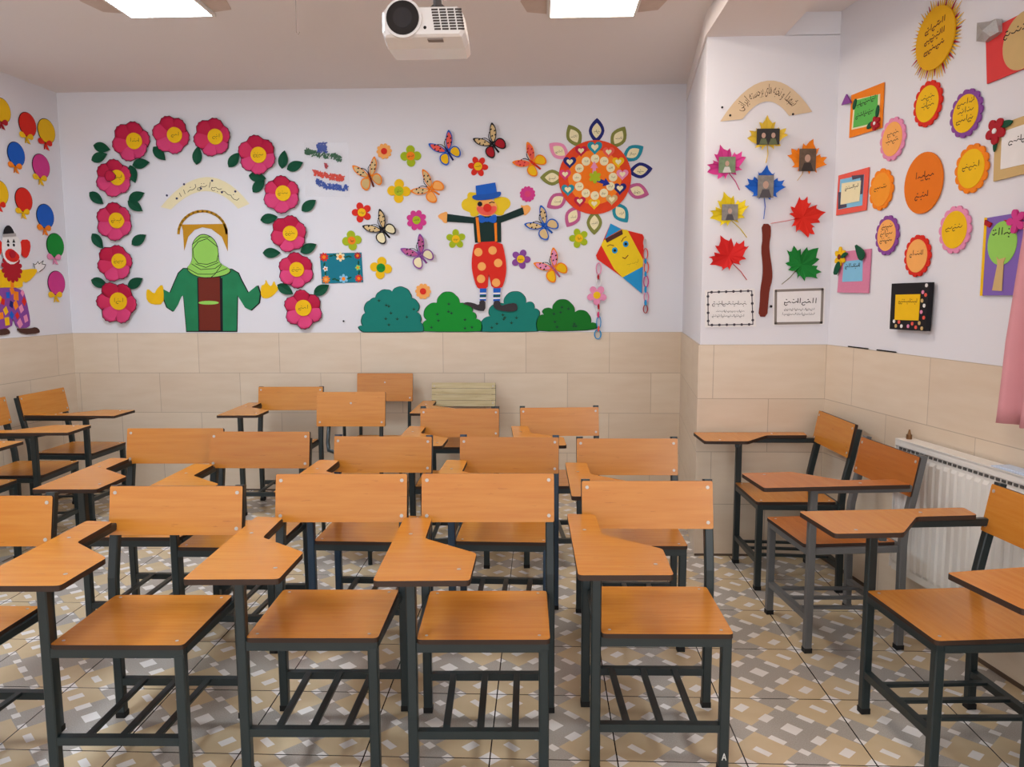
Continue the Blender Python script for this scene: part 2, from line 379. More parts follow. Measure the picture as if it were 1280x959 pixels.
# painted letter on the front leg of the right-hand chair
a_ = MB()
for p in ([(-.006, 0), (0, .022)], [(0, .022), (.006, 0)], [(-.003, .008), (.003, .008)]):
    a_.path([(q[0]+.178, .0045, .120-.075+q[1]) for q in p], .0025, .0012, upv=(1, 0, 0))
al = a_.build('painted_letter', mat('white_paint', (215, 215, 210), .6), lettered); al['label'] = 'small white letter A painted on the dark leg'

# taller chairs with a single-screw square board on round tube frames
def tall_chair(board=False):
    t = empty('tube_frame_chair', (0, 0, 0), 0, '', 'chair')
    s = .0
    for x in (-.175, .175):
        MB().path([(x, .40, 0), (x, .39, .42), (x, .40, .55), (x, .425, .70), (x, .45, .87)], .024, sides=10).build('leg', M_STEEL, t, smooth=True)
        MB().path([(x, .03, 0), (x, .02, .40), (x*.98, .05, .43)], .024, sides=10).build('leg', M_STEEL, t, smooth=True)
    f = MB(); f.path([(-.175, .39, .42), (-.175, .03, .425), (.175, .03, .425), (.175, .39, .42), (-.175, .39, .42)], .022, sides=8)
    f.build('seat_frame', M_STEEL, t, smooth=True)
    MB().prism(rounded([(-.195, .0), (.195, .0), (.19, .38), (-.19, .38)], .03), .436, .452, 0, 1).build('seat', [M_WOOD, M_EDGE], t)
    bm_ = Matrix.Translation((0, .405, .692)) @ Matrix.Rotation(PI/2-.15, 4, 'X'); W_ = lambda v: tuple(bm_ @ Vector(v))
    b = MB().prism(rounded([(-.2, 0), (.2, 0), (.2, .2), (-.2, .2)], .008, 3), -.016, 0, 0, 1).build('backrest', [M_WOOD, M_EDGE], t, xf=W_)
    for q in ((0, .135), (-.18, .025), (.18, .025)): MB().cyl((*q, -.0005), (0, 0, 1), .006, .0026, 10).build('screw', M_SCREW, b, xf=W_)
    a = MB(); a.path([(-.13, .42, .70), (-.135, .40, .60), (-.12, .36, .56), (-.02, .28, .55)], .022, sides=10); a.build('arm_tube', M_STEEL, t, smooth=True)
    if board: MB().prism(rounded([(-.37, .36), (-.20, .38), (-.19, .18), (-.05, .05), (-.05, -.15), (-.30, -.15)], .014), .69, .706, 0, 1).build('writing_board', [M_WOOD, M_EDGE], t)
    if board: MB().path([(-.20, .03, .41), (-.20, .03, .69)], .022, sides=8).build('board_post', M_STEEL, t, smooth=True)
    return t
t1 = tall_chair(); t1.location = (-1.105, 4.06, 0); t1.rotation_euler = (0, 0, .01)
tag(t1, 'tall chair with a square single-screw backrest standing in front of another like it', 'chair', 'tall tube-frame chairs')
t2 = tall_chair(True); t2.location = (-1.125, 5.13, 0); t2.rotation_euler = (0, 0, .0)
tag(t2, 'tall chair with a square single-screw backrest set right against the back wall', 'chair')

# ------------------------------------------------------------------ wall crafts
RNG = random.Random(4)
class Craft:
    """one thing stuck on a wall; parts are added in wall coordinates (u, v) and distance d from the wall"""
    def __init__(s, wall, name, uv, label, cat, group=None):
        s.w = wall; s.c = uv; s.root = None; s.a = (name, label, cat, group)
        s.base = wall.pt(uv[0], uv[1], .002)
    def top(s):
        if s.root is None:
            n, l, c, g = s.a; s.root = empty(n, s.base, 0, l, c, g)
        return s.root
    def xf(s, v): return tuple(s.w.u*(v[0]-s.c[0])+Vector((0, 0, v[1]-s.c[1]))+s.w.n*v[2])
    def part(s, mb, name, m, parent=None, label=None, kind=None, smooth=False):
        o = mb.build(name, m, parent or s.top(), xf=s.xf, smooth=smooth); return tag(o, label, None, None, kind)
    def card(s, pts, name, m, d0, d1, parent=None, label=None): return s.part(MB().prism(pts, d0, d1), name, m, parent, label)
    def solo(s, mb, m, smooth=False):
        n, l, c, g = s.a; return tag(mb.build(n, m, None, s.base, xf=s.xf, smooth=smooth), l, c, g)
def P(w, pts): return [w.uv(*p) for p in pts]
def crop(ox, oy, sc): return lambda *pts: [(ox+x/sc, oy+y/sc) for x, y in pts]
def circ(c, r, n=24, ry=None, rot=0):
    ry = ry or r; cs, sn = math.cos(rot), math.sin(rot)
    return [(c[0]+r*math.cos(2*PI*i/n)*cs-ry*math.sin(2*PI*i/n)*sn, c[1]+r*math.cos(2*PI*i/n)*sn+ry*math.sin(2*PI*i/n)*cs) for i in range(n)]
def scallop(c, r, n, amp, rot=0, per=8):
    out = []
    for i in range(n*per):
        a = 2*PI*i/(n*per); k = abs(math.sin(n*a/2)); rr = r*(1-amp+amp*k**.6); out.append((c[0]+rr*math.cos(a+rot), c[1]+rr*math.sin(a+rot)))
    return out
def bloom(c, r, n, inner=.45, rot=0, per=10):
    """flower with n separate round petals"""
    out = []
    for i in range(n*per):
        a = 2*PI*i/(n*per); k = abs(math.sin(n*a/2)); rr = r*(inner+(1-inner)*k**.75); out.append((c[0]+rr*math.cos(a+rot), c[1]+rr*math.sin(a+rot)))
    return out
def smooth_poly(pts, it=2):
    for _ in range(it):
        n = len(pts); q = []
        for i in range(n):
            a, b = pts[i], pts[(i+1) % n]
            q += [(a[0]*.75+b[0]*.25, a[1]*.75+b[1]*.25), (a[0]*.25+b[0]*.75, a[1]*.25+b[1]*.75)]
        pts = q
    return pts
def shrink(pts, k, c=None):
    c = c or (sum(p[0] for p in pts)/len(pts), sum(p[1] for p in pts)/len(pts))
    return [(c[0]+(p[0]-c[0])*k, c[1]+(p[1]-c[1])*k) for p in pts]
def ribbon(mb, pts, w, d, th=.0006):
    """flat pen stroke"""
    for a, b in zip(pts[:-1], pts[1:]):
        dx, dy = b[0]-a[0], b[1]-a[1]; L = math.hypot(dx, dy) or 1e-6; nx, ny = -dy/L*w/2, dx/L*w/2; ex, ey = dx/L*w*.3, dy/L*w*.3
        mb.prism([(a[0]+nx-ex, a[1]+ny-ey), (a[0]-nx-ex, a[1]-ny-ey), (b[0]-nx+ex, b[1]-ny+ey), (b[0]+nx+ex, b[1]+ny+ey)], d, d+th)
def script(mb, u0, u1, v, h, d, seed, w=.0022, tilt=0.0, curve=None):
    """a line of cursive handwriting (right-to-left joined strokes, tall letters, bowls and dots)"""
    R = random.Random(seed); u = u1
    place = curve or (lambda a, b: (a, b+(a-u0)*tilt))
    while u > u0+h*.5:
        L = min(h*R.uniform(.9, 2.2), u-u0); pts = []; n = max(3, int(L/h*4)); kind = R.random()
        if kind < .25: pts = [(u-h*.1, v+h*.85), (u-h*.16, v)]; L = h*.3
        else:
            for i in range(n+1):
                t = i/n; pts.append((u-L*t, v+h*(.16+.16*math.sin(i*2.1+seed))*(1-t*.5)))
            if kind > .6: pts += [(u-L-h*.05, v-h*.25), (u-L+h*.22, v-h*.42), (u-L+h*.5, v-h*.28)]
            if kind < .5: pts = [(u-h*.02, v+h*.8)]+pts
            for _ in range(R.randint(1, 2)):
                q = (u-L*R.uniform(.2, .9), v+h*R.choice((.6, .62, -.35)))
                ribbon(mb, [place(q[0]-w*.5, q[1]), place(q[0]+w*.5, q[1])], w*1.2, d)
        ribbon(mb, [place(*q) for q in pts], w, d); u -= L+h*.22
    return mb

def paper(name, c, noise=.04): return mat('paper_'+name, c, .7, noise=noise, nscale=25, spec=.25)
C_PINK = paper('hot_pink', (206, 48, 92)); C_PINK2 = paper('rose_pink', (214, 66, 118)); C_CRIM = paper('crimson', (186, 26, 66))
C_YEL = paper('golden_yellow', (236, 186, 14)); C_LEAF = paper('dark_green', (12, 78, 52)); C_LINE = mat('dark_outline', (72, 14, 34), .7)
C_RED = paper('red', (214, 40, 26)); C_ORG = paper('orange', (238, 130, 22)); C_PEACH = paper('peach', (242, 170, 92)); C_LIME = paper('lime', (164, 182, 24))
C_GRN = paper('leaf_green', (16, 138, 46)); C_TEAL = paper('teal', (16, 122, 110)); C_DGRN = paper('deep_green', (10, 110, 30)); C_BLUE = paper('blue', (24, 92, 190))
C_NAVY = paper('navy', (30, 36, 110)); C_OLIVE = paper('olive', (128, 130, 62)); C_MAUVE = paper('mauve', (188, 92, 140)); C_AQUA = paper('aqua', (34, 140, 160))
C_CREAM = paper('cream', (234, 222, 180)); C_TAN = paper('tan', (214, 184, 132)); C_BLACK = paper('black', (26, 24, 28)); C_PURP = paper('purple', (134, 70, 150)); C_VIO = paper('violet', (128, 98, 178))
C_WHITE = paper('white', (232, 228, 226)); C_BROWN = paper('brown', (112, 40, 26)); C_LBLUE = paper('light_blue', (130, 190, 222)); C_SKY = paper('sky_blue', (34, 146, 204)); C_LGRN = paper('light_green', (150, 206, 92))
C_GOLD = mat('gold_glitter', (196, 142, 24), .45, .35, noise=.25, nscale=300); C_SILV = mat('silver_glitter', (176, 174, 172), .4, .4, noise=.3, nscale=250)
C_LPINK = paper('light_pink', (226, 140, 176)); C_MAG = paper('magenta', (206, 58, 136)); C_SALM = paper('salmon', (232, 92, 78)); C_BEIGE = paper('beige', (204, 172, 116)); C_GRN2 = paper('card_green', (92, 182, 82)); C_DRED = paper('dark_red', (168, 22, 36))

# big pink flowers around the veiled figure
def petal(mb, c, ang, L, W, lift, d, notch=True):
    rows = []; ns, nt_ = 7, 7
    for i in range(ns):
        s_ = i/(ns-1); row = []
        wd = W*(.30+.70*math.sin(min(1, s_*1.12)*PI*.56))*(1 if s_ < .85 else 1-(s_-.85)*1.7)
        for j in range(nt_):
            t = -1+2*j/(nt_-1); x = L*(.12+.88*s_)-(abs(t)**2.2)*L*.12*s_+(0.02*L*math.cos(t*9) if (notch and i == ns-1) else 0); y = wd*t
            z = d+lift*s_*s_+.35*W*(1-t*t)*math.sin(s_*PI*.8)*.5
            row.append((c[0]+x*math.cos(ang)-y*math.sin(ang), c[1]+x*math.sin(ang)+y*math.cos(ang), z))
        rows.append(row)
    mb.sheet(rows, .0008)
    m_ = rows[ns//2][nt_//2]
    mb.sheet([[(m_[0]+(q[0]-m_[0])*1.075, m_[1]+(q[1]-m_[1])*1.075, q[2]-.0014) for q in row] for row in rows], .0008, 1)
BF = [((163, 178), (169.5, 177), 24.5, 'top left corner of the wreath beside leaves'), ((212.7, 169.5), (219.9, 169.5), 23.5, 'top of the wreath, second from left corner'),
      ((265, 173), (270.6, 171.6), 23.5, 'top of the wreath, one petal hanging down'), ((322, 195), (324.4, 194.3), 24, 'top right corner of the wreath'),
      ((352, 245), (355, 242), 23, 'right side of the wreath, second from the top'), ((361.5, 293), (364, 292), 22.5, 'right of the wreath, level with the halo'),
      ((370.5, 339), (372, 337), 22, 'right side of the wreath, just above the lowest'), ((380, 388), (380.3, 385), 24, 'lowest on the right side, beside the raised hand'),
      ((141, 224), (148.5, 222.6), 23, 'wreath left side, petal folded over the centre'), ((143, 278.5), (147.6, 276), 23.5, 'left side of the wreath, third from the top'),
      ((142, 331), (150.7, 326.6), 22.5, 'wreath left side, just above the lowest'), ((147, 380), (150, 376.6), 26, 'lowest on the left side, petals spread apart')]
for i, (pc, yc, r, where) in enumerate(BF):
    c = BW.uv(*pc); y = BW.uv(*yc); R = BW.vr(*pc, r)
    cr = Craft(BW, 'paper_flower', c, 'large pink paper flower with yellow centre, '+where, 'flower', 'pink wreath flowers')
    n = 6; rot = RNG.uniform(0, 1)
    bk = Craft.part(cr, MB().prism(scallop(c, R*.62, n, .10, rot), .001, .003), 'petal_outline', C_LINE)
    for k in range(n):
        a = rot+2*PI*k/n; mb = MB(); petal(mb, (c[0]*.6+y[0]*.4, c[1]*.6+y[1]*.4), a, R*1.0, R*(.45 if i not in (7, 11) else .40), R*RNG.uniform(.06, .22), .004+.0012*(k % 2))
        m_ = C_CRIM if math.sin(a) > .55 else (C_PINK2 if math.sin(a) < -.3 else C_PINK)
        if i == 8 and k == 2: petal(mb, y, a+.4, R*.6, R*.3, .01, .03)
        cr.part(mb, 'petal', [m_, C_LINE], smooth=True)
    yc_ = cr.card(circ(y, R*.42, 24), 'flower_centre', C_YEL, .004, .022)
    cr.part(script(MB(), y[0]-R*.26, y[0]+R*.26, y[1]-R*.03, R*.22, .0222, 30+i, .0026), 'lettering', C_INK if False else M_INK, yc_)

# green paper leaves of the wreath
LEAF = [(128.8, 185, -15, 'upper left of a pair beside the top left flower'), (125.7, 197, 20, 'lower one of the pair left of the top left flower'), (177.6, 205, 8, 'tucked under the top left flower'), (167.3, 218, -75, 'standing upright right of the folded flower'),
        (122, 248, -40, 'left of the wreath between folded flower and third flower'), (172, 246, 22, 'upper one of a pair inside the left side of the wreath'), (170.4, 257.7, -35, 'lower one of a pair inside the left side of the wreath'), (123.5, 301.5, -55, 'outside the left side under the third flower'),
        (175, 300, 32, 'inside the left side under the third flower'), (126, 353.8, -20, 'outside left just above the lowest flower'), (170.4, 353.8, 30, 'inside left just above the lowest flower'), (200.5, 192.5, -48, 'under the second top flower'),
        (248, 195, 80, 'left under the third top flower'), (293.5, 200.5, 50, 'left of the top right corner flower'), (355, 200, 78, 'standing one of the pair at the top right corner'), (369.6, 208, 22, 'lying one of the pair at the top right corner'),
        (322.8, 221.8, -10, 'directly under the top right corner flower'), (324.4, 232.4, 45, 'left of the second flower on the right side'), (386.8, 257.3, 35, 'outside right between second and third flower'), (337.3, 273.5, 10, 'inside right above the third flower'),
        (340.5, 316.4, 0, 'inside right below the third flower'), (386.4, 310.6, 25, 'outside right below the third flower'), (357.4, 361.7, -30, 'inside right beside the raised hand'), (402.6, 362.3, 30, 'outside right under the teal card')]
for i, (x, y, a, where) in enumerate(LEAF):
    c = BW.uv(x, y); L = BW.vr(x, y, 11.5); W = L*.56; a = math.radians(a)
    cr = Craft(BW, 'paper_leaf', c, 'dark green paper leaf '+where, 'leaf', 'wreath leaves')
    rows = []
    for k in range(9):
        s_ = k/8; wd = W*(math.sin(PI*s_**.85)**.8 if 0 < s_ < 1 else .02)
        rows.append([(c[0]+(L*(2*s_-1))*math.cos(a)-wd*t*math.sin(a), c[1]+(L*(2*s_-1))*math.sin(a)+wd*t*math.cos(a), .004+.010*abs(t)+.006*s_) for t in (-1, -.5, 0, .5, 1)])
    cr.solo(MB().sheet(rows, .0008), C_LEAF)

# veiled figure
q3 = crop(200, 120, 3.0955)
c = BW.uv(262, 415)
cr = Craft(BW, 'paper_figure', c, 'paper figure in green robe and veil with raised yellow hands and gold halo', 'wall decoration')
robe = [(208, 384.5), (216.4, 390), (222, 381), (226, 371), (229, 369), (233, 415), (297, 415), (298, 369), (308, 385), (315, 388.5), (325.4, 379), (327, 367), (323.4, 356.5), (311.5, 366), (303, 350), (299, 341), (290.5, 336), (229, 335), (222.6, 341), (217, 354), (212, 366), (203, 361.5), (204, 374)]
rb = cr.card(P(BW, robe), 'robe', C_BLACK, .001, .002, label='dark outline of the green robe')
C_ROBE = mat('robe_green', (20, 122, 76), .6, noise=.25, nscale=9)
rr = cr.card(shrink(P(BW, robe), .972), 'robe', C_ROBE, .002, .004)
cr.card(P(BW, [(247, 347), (276.5, 346), (277.5, 414), (248.5, 414)]), 'robe_panel', C_BLACK, .004, .0048)
cr.card(P(BW, [(248.5, 347), (275, 346.5), (276, 413), (250, 413)]), 'robe_panel', C_BROWN, .0048, .006)
cr.card(circ(BW.uv(261.4, 378.5), BW.vr(261, 378, 13), 20, BW.vr(261, 378, 2.4)), 'belt', C_LGRN, .006, .008)
for pts in (q3((235, 705), (243, 705), (245, 910), (238, 910)),): cr.card(P(BW, pts), 'robe_fold', C_BLACK, .004, .005)
veil = smooth_poly(q3((168, 531), (205, 545), (226, 578), (229, 622), (232, 648), (280, 672), (270, 690), (225, 703), (150, 706), (98, 672), (125, 645), (126, 600), (125, 572), (142, 545)), 2)
vb = cr.card(P(BW, veil), 'veil', C_BLACK, .006, .0068, label='dark outline of the light green veil')
vl = cr.card(shrink(P(BW, veil), .965), 'veil', C_LGRN, .0068, .009)
mb = MB()
for pts in (q3((130, 592), (150, 565), (185, 552), (226, 585)), q3((127, 575), (160, 548), (200, 545)), q3((130, 592), (133, 625), (150, 648), (185, 652), (222, 640), (229, 610)), q3((110, 668), (150, 690), (205, 690), (262, 668)), q3((125, 650), (160, 672), (215, 668), (240, 650)), q3((140, 650), (180, 664), (228, 645)), q3((240, 655), (215, 690), (200, 702))):
    ribbon(mb, P(BW, pts), .0045, .009)
cr.part(mb, 'veil_fold', C_BLACK, vl)
for pts in (q3((390, 735), (408, 728), (410, 708), (418, 728), (432, 738), (442, 712), (450, 735), (462, 745), (440, 772), (415, 785), (392, 780)),
            [(205, 362), (203, 355), (196, 361.5), (193.5, 368), (184.5, 360), (183, 368), (184, 376), (191, 381), (205, 380.5)]):
    cr.card(smooth_poly(P(BW, pts), 1), 'hand', C_YEL, .001, .0035)
h = MB()
arc = [(253.5+30*math.cos(t), 292-28*math.sin(t)) for t in [PI*(k/16) for k in range(17)]]
ribbon(h, P(BW, arc), .018, .001, .003)
cres = q3((84, 498), (250, 495), (263, 520), (263, 600), (240, 545), (200, 515), (165, 508), (135, 518), (110, 545), (95, 598), (90, 520))
h.prism(P(BW, cres), .001, .004)
cr.part(h, 'halo', C_GOLD)

# arched banner over the figure
def arch(w, o_pts, i_pts):
    """outer and inner arcs through three points each"""
    def arc3(p0, p1, p2, n=14):
        out = []
        for k in range(n+1):
            t = k/n; c_ = (2*p1[0]-(p0[0]+p2[0])/2, 2*p1[1]-(p0[1]+p2[1])/2)
            out.append(((1-t)**2*p0[0]+2*t*(1-t)*c_[0]+t*t*p2[0], (1-t)**2*p0[1]+2*t*(1-t)*c_[1]+t*t*p2[1]))
        return out
    return P(w, arc3(*o_pts)), P(w, arc3(*i_pts))
def strip(mb, A, B, d0, d1):
    n = len(A); vs = [(*p, d0) for p in A]+[(*p, d0) for p in B]+[(*p, d1) for p in A]+[(*p, d1) for p in B]; fs = []
    for i in range(n-1):
        fs += [(i, i+1, n+i+1, n+i), (2*n+i, 3*n+i, 3*n+i+1, 2*n+i+1), (i, 2*n+i, 2*n+i+1, i+1), (n+i, n+i+1, 3*n+i+1, 3*n+i)]
    fs += [(0, n, 3*n, 2*n), (n-1, 3*n-1, 4*n-1, 2*n-1)] if False else [(0, n, 3*n, 2*n), (n-1, 2*n-1+2*n-0-2*n+0, 4*n-1, 3*n-1)]
    return mb.add(vs, fs)
A, B = arch(BW, ((201, 259), (258, 221.5), (312, 255)), ((214, 262), (257, 239), (298, 261)))
cr = Craft(BW, 'arched_banner', A[7], 'cream arched paper banner with handwriting above the veiled figure', 'banner')
bn = cr.part(strip(MB(), A, B, .001, .002), 'paper', C_CREAM)
def on_arch(A, B, uc0, uc1, v0, h):
    def f(a, b):
        t = (a-uc0)/(uc1-uc0); t = min(.999, max(0, t)); k = t*(len(A)-1); i = int(k); fr = k-i
        pa = Vector(A[i])*(1-fr)+Vector(A[i+1])*fr; pb = Vector(B[i])*(1-fr)+Vector(B[i+1])*fr
        s_ = (b-v0)/h; q = pb+(pa-pb)*(.28+.45*s_); return (q.x, q.y)
    return f
L_ = .62
cr.part(script(MB(), .07, .57, 0, .06, .0022, 77, .0035, curve=on_arch(A, B, 0, L_, 0, .06)), 'lettering', M_INK, bn)
for x, y in ((209, 244.5), (230.5, 230.5), (265.5, 226), (294.5, 239.5), (221.3, 248.3), (251.5, 235.7), (277.7, 240.5)): cr.card(circ(BW.uv(x, y), .008, 10), 'bead', mat('navy_bead', (40, 44, 84), .4), .002, .004)

# clear plastic sleeve with quilled paper bits
c = BW.uv(408, 212); cr = Craft(BW, 'plastic_sleeve', c, 'clear plastic sleeve with green, blue and red paper bits, right of the wreath', 'craft picture')
m_ = bpy.data.materials.new('clear_film'); m_.use_nodes = True; b_ = m_.node_tree.nodes['Principled BSDF']; b_.inputs['Alpha'].default_value = .03; b_.inputs['Roughness'].default_value = .12; b_.inputs['Base Color'].default_value = (.85, .85, .85, 1)
q6 = crop(380, 170, 10.655)
def bits(pts, n, m, seed, name, ln=.016):
    R = random.Random(seed); mb = MB(); pp = P(BW, q6(*pts))
    for k in range(n):
        t = R.random()*(len(pp)-1); i = int(t); f_ = t-i; u_ = pp[i][0]*(1-f_)+pp[i+1][0]*f_; v_ = pp[i][1]*(1-f_)+pp[i+1][1]*f_+R.uniform(-.018, .018); a = R.uniform(0, PI)
        ribbon(mb, [(u_-ln*.5*math.cos(a), v_-ln*.5*math.sin(a)), (u_+ln*.5*math.cos(a), v_+ln*.5*math.sin(a))], .008, .0015+.0006*R.random(), .003)
    cr.part(mb, name, m, kind='stuff')
bits([(20, 200), (120, 230), (270, 270), (400, 260), (490, 320)], 90, paper('bit_green', (14, 84, 44)), 1, 'paper_bits', .02)
bits([(180, 130), (300, 130), (190, 190), (300, 190)], 80, paper('bit_blue', (20, 58, 150)), 2, 'paper_bits', .02)
bits([(130, 490), (250, 520), (400, 550), (540, 570)], 120, paper('bit_red', (214, 54, 24)), 3, 'paper_bits')
bits([(170, 600), (280, 670), (420, 680), (580, 700)], 100, paper('bit_blue2', (24, 70, 160)), 5, 'paper_bits')
bits([(285, 395), (310, 415)], 10, C_DRED, 6, 'paper_bits')
cr.card(P(BW, [(380.5, 178.5), (436, 178.5), (437, 246), (382, 246)]), 'film', m_, .006, .0064)

# teal card with flower border
qt = crop(390, 300, 13.7)
c = BW.uv(427, 335); cr = Craft(BW, 'flower_bordered_card', c, 'teal card with small flowers along its border, beside the wreath', 'card')
cd = cr.card(P(BW, qt((135, 235), (850, 215), (880, 725), (175, 748))), 'card_sheet', paper('teal_card', (16, 118, 138)), .001, .004)
for x, y, r, m, n in ((210, 295, 78, C_RED, 9), (785, 270, 62, C_DRED, 9), (245, 680, 72, C_ORG, 9), (805, 660, 68, C_RED, 9), (490, 290, 80, C_CREAM, 6), (545, 665, 80, C_LBLUE, 6), (235, 495, 45, C_WHITE, 5), (790, 475, 48, C_LGRN, 5)):
    p = BW.uv(*qt((x, y))[0]); r_ = r/13.7/F_PX*YB
    f_ = cr.card(bloom(p, r_, n, .5), 'border_flower', m, .004, .006, cd)
    MB().prism(circ(p, r_*.4, 12), .006, .0075).build('flower_centre', C_ORG if m is not C_ORG else C_PEACH, cr.top(), xf=cr.xf)
mb = MB()
for x, y, a in ((330, 275, .2), (400, 265, -.4), (600, 290, .3), (650, 285, -.3), (380, 670, .2), (440, 690, -.3), (650, 650, .4), (215, 420, 1.3), (235, 570, 1.5), (800, 390, 1.5), (810, 560, 1.4)):
    p = BW.uv(*qt((x, y))[0]); mb.prism(circ(p, .016, 12, .006, a), .004, .0052)
cr.part(mb, 'border_leaf', C_LEAF, cd)

# small flowers on the back wall
SF = [(480.4, 189.3, 10, 10, C_PEACH, C_RED, .80, 'round pale orange scalloped paper flower with red centre, top left of the butterfly group'),
      (513.6, 195.3, 13.5, 4, C_LIME, C_ORG, .5, 'lime four-petal paper flower with orange centre, left of the blue-winged butterfly'),
      (498.8, 239, 15, 4, C_YEL, C_LIME, .5, 'yellow four-petal paper flower with lime centre between two orange butterflies'),
      (452.6, 265.8, 13, 5, C_RED, C_YEL, .5, 'red paper flower with yellow centre below the leftmost butterfly'),
      (520.9, 275.4, 13, 8, C_MAG, C_LIME, .75, 'pink eight-petal paper flower with lime centre left of the clown hand'),
      (440, 300.8, 12.5, 4, C_LIME, C_ORG, .55, 'lime four-petal paper flower with orange centre above the teal card'),
      (476.4, 335, 14, 4, C_YEL, C_GRN, .5, 'yellow four-petal paper flower with green centre above the left bush'),
      (529, 364.3, 10, 10, C_PEACH, C_RED, .82, 'round pale orange paper flower with red centre above the bright green bush'),
      (570, 299, 12.5, 5, C_LIME, C_YEL, .5, 'light green five-petal paper flower under the clown left arm'),
      (597.7, 208.3, 13, 6, C_RED, C_YEL, .5, 'red six-petal paper flower with yellow centre above the clown hat'),
      (659.5, 242.8, 10, 12, C_MAG, C_PINK2, .85, 'round dark pink paper flower above the clown right hand'),
      (651, 324, 12.5, 5, C_PURP, C_YEL, .5, 'purple five-petal paper flower with yellow centre right of the clown trousers'),
      (723.6, 298, 12.5, 5, C_LIME, C_YEL, .5, 'yellow-green five-petal paper flower left of the kite')]
for i, (x, y, r, n, m1, m2, inn, lab) in enumerate(SF):
    c = BW.uv(x, y); R = BW.vr(x, y, r); cr = Craft(BW, 'foam_flower', c, lab, 'flower', 'small foam flowers'); rot = (.4+i*.7) if n != 4 else PI/4+.2*math.sin(i*3)
    cr.card(bloom(c, R, n, inn, rot), 'petals', m1, .001, .006)
    k = cr.card(circ(c, R*.40, 16), 'flower_centre', m2, .006, .009)
    if n < 10: cr.part(script(MB(), c[0]-R*.25, c[0]+R*.25, c[1]-R*.05, R*.2, .0092, 200+i, .002), 'lettering', M_INK, k)

# butterflies
UPW = [(.03, .06), (.10, .32), (.26, .58), (.46, .76), (.60, .82), (.62, .64), (.57, .42), (.40, .20), (.18, .04), (.04, .0)]
LOW = [(.04, -.02), (.20, .06), (.40, .06), (.54, -.10), (.55, -.34), (.42, -.54), (.26, -.52), (.13, -.34), (.05, -.14)]
BT = [(463, 222, 20, C_TAN, C_BEIGE, C_ORG, C_BROWN, 'tan and orange butterfly left of the yellow flower, leftmost of all'),
      (560, 190, 32, C_SALM, C_YEL, C_BLUE, C_NAVY, 'blue-edged butterfly with yellow lower wings left of the red-winged one'),
      (616, 181, 38, C_TAN, C_DRED, C_BLACK, C_BLACK, 'black-edged butterfly with dark red lower wings above the clown hat'),
      (539, 237, 58, C_TAN, C_PEACH, C_ORG, C_ORG, 'pale orange butterfly left of the clown hat'),
      (479, 288, 42, C_TAN, C_CREAM, C_BLACK, C_BLACK, 'black-edged butterfly with cream lower wings right of the red flower'),
      (526, 319, 36, C_MAUVE, C_CREAM, C_PURP, C_PURP, 'purple-edged butterfly with cream lower wings above the bright green bush'),
      (666, 204, 52, C_SALM, C_YEL, C_ORG, C_RED, 'orange butterfly with yellow lower wings left of the sunflower clock'),
      (681, 283, 48, C_TAN, C_TAN, C_BLUE, C_BLUE, 'blue-bodied butterfly under the clown right hand'),
      (692, 336, 38, C_LPINK, C_YEL, C_ORG, C_MAUVE, 'pink and yellow butterfly above the dark green bush')]
for i, (x, y, ang, m1, m2, mo, mbdy, lab) in enumerate(BT):
    c = BW.uv(x, y); U = BW.vr(x, y, 26.5); a = math.radians(ang); ca, sa = math.cos(a), math.sin(a)
    cr = Craft(BW, 'paper_butterfly', c, lab, 'butterfly', 'paper butterflies')
    T = lambda p, lift=0.0: (c[0]+U*(p[0]*ca-p[1]*sa), c[1]+U*(p[0]*sa+p[1]*ca))
    for side in (1, -1):
        for out, m_, nm in ((UPW, m1, 'upper_wing'), (LOW, m2, 'lower_wing')):
            pts = smooth_poly([(p[0]*side, p[1]) for p in out], 1); ins = shrink(pts, .78)
            dih = .42 if side > 0 else .22
            lf = lambda p, d: (*T(p), d+abs(p[0])*U*dih)
            def wing(poly, d0, d1):
                mb = MB(); n = len(poly); A2 = sum(poly[k][0]*poly[(k+1) % n][1]-poly[(k+1) % n][0]*poly[k][1] for k in range(n))
                if A2 < 0: poly = poly[::-1]
                vs = [lf(p, d0) for p in poly]+[lf(p, d1) for p in poly]
                return mb.add(vs, [tuple(range(n-1, -1, -1)), tuple(range(n, 2*n))]+[(k, (k+1) % n, n+(k+1) % n, n+k) for k in range(n)])
            w_ = cr.part(wing(pts, .003, .0045), nm, mo)
            cr.part(wing(ins, .0045, .006), 'wing_inset', m_, w_)
            if nm == 'upper_wing':
                mb = MB(); cc = (.33*side, .42)
                for k in range(5):
                    p0 = (cc[0]+side*(.13*math.cos(k*1.26)), cc[1]+.17*math.sin(k*1.26)); q = [(p0[0]+.05*math.cos(j*PI/4), p0[1]+.035*math.sin(j*PI/4)) for j in range(8)]
                    vs = [lf(p, .006) for p in q]+[lf(p, .0068) for p in q]; mb.add(vs, [tuple(range(8, 16))]+[(k2, (k2+1) % 8, 8+(k2+1) % 8, 8+k2) for k2 in range(8)])
                cr.part(mb, 'wing_spots', C_BLACK if i != 6 else C_DRED, w_)
    mb = MB(); mb.path([(*T((0, .22)), .010), (*T((0, .05)), .013), (*T((0, -.2)), .012), (*T((0, -.48)), .006)], U*.09, sides=8)
    cr.part(mb, 'body', mbdy, smooth=True)
    for s_ in (1, -1):
        cr.part(MB().path([(*T((0, .2)), .010), (*T((s_*.07, .42)), .016), (*T((s_*.16, .50)), .02)], U*.035, sides=6), 'antenna', C_BLACK)

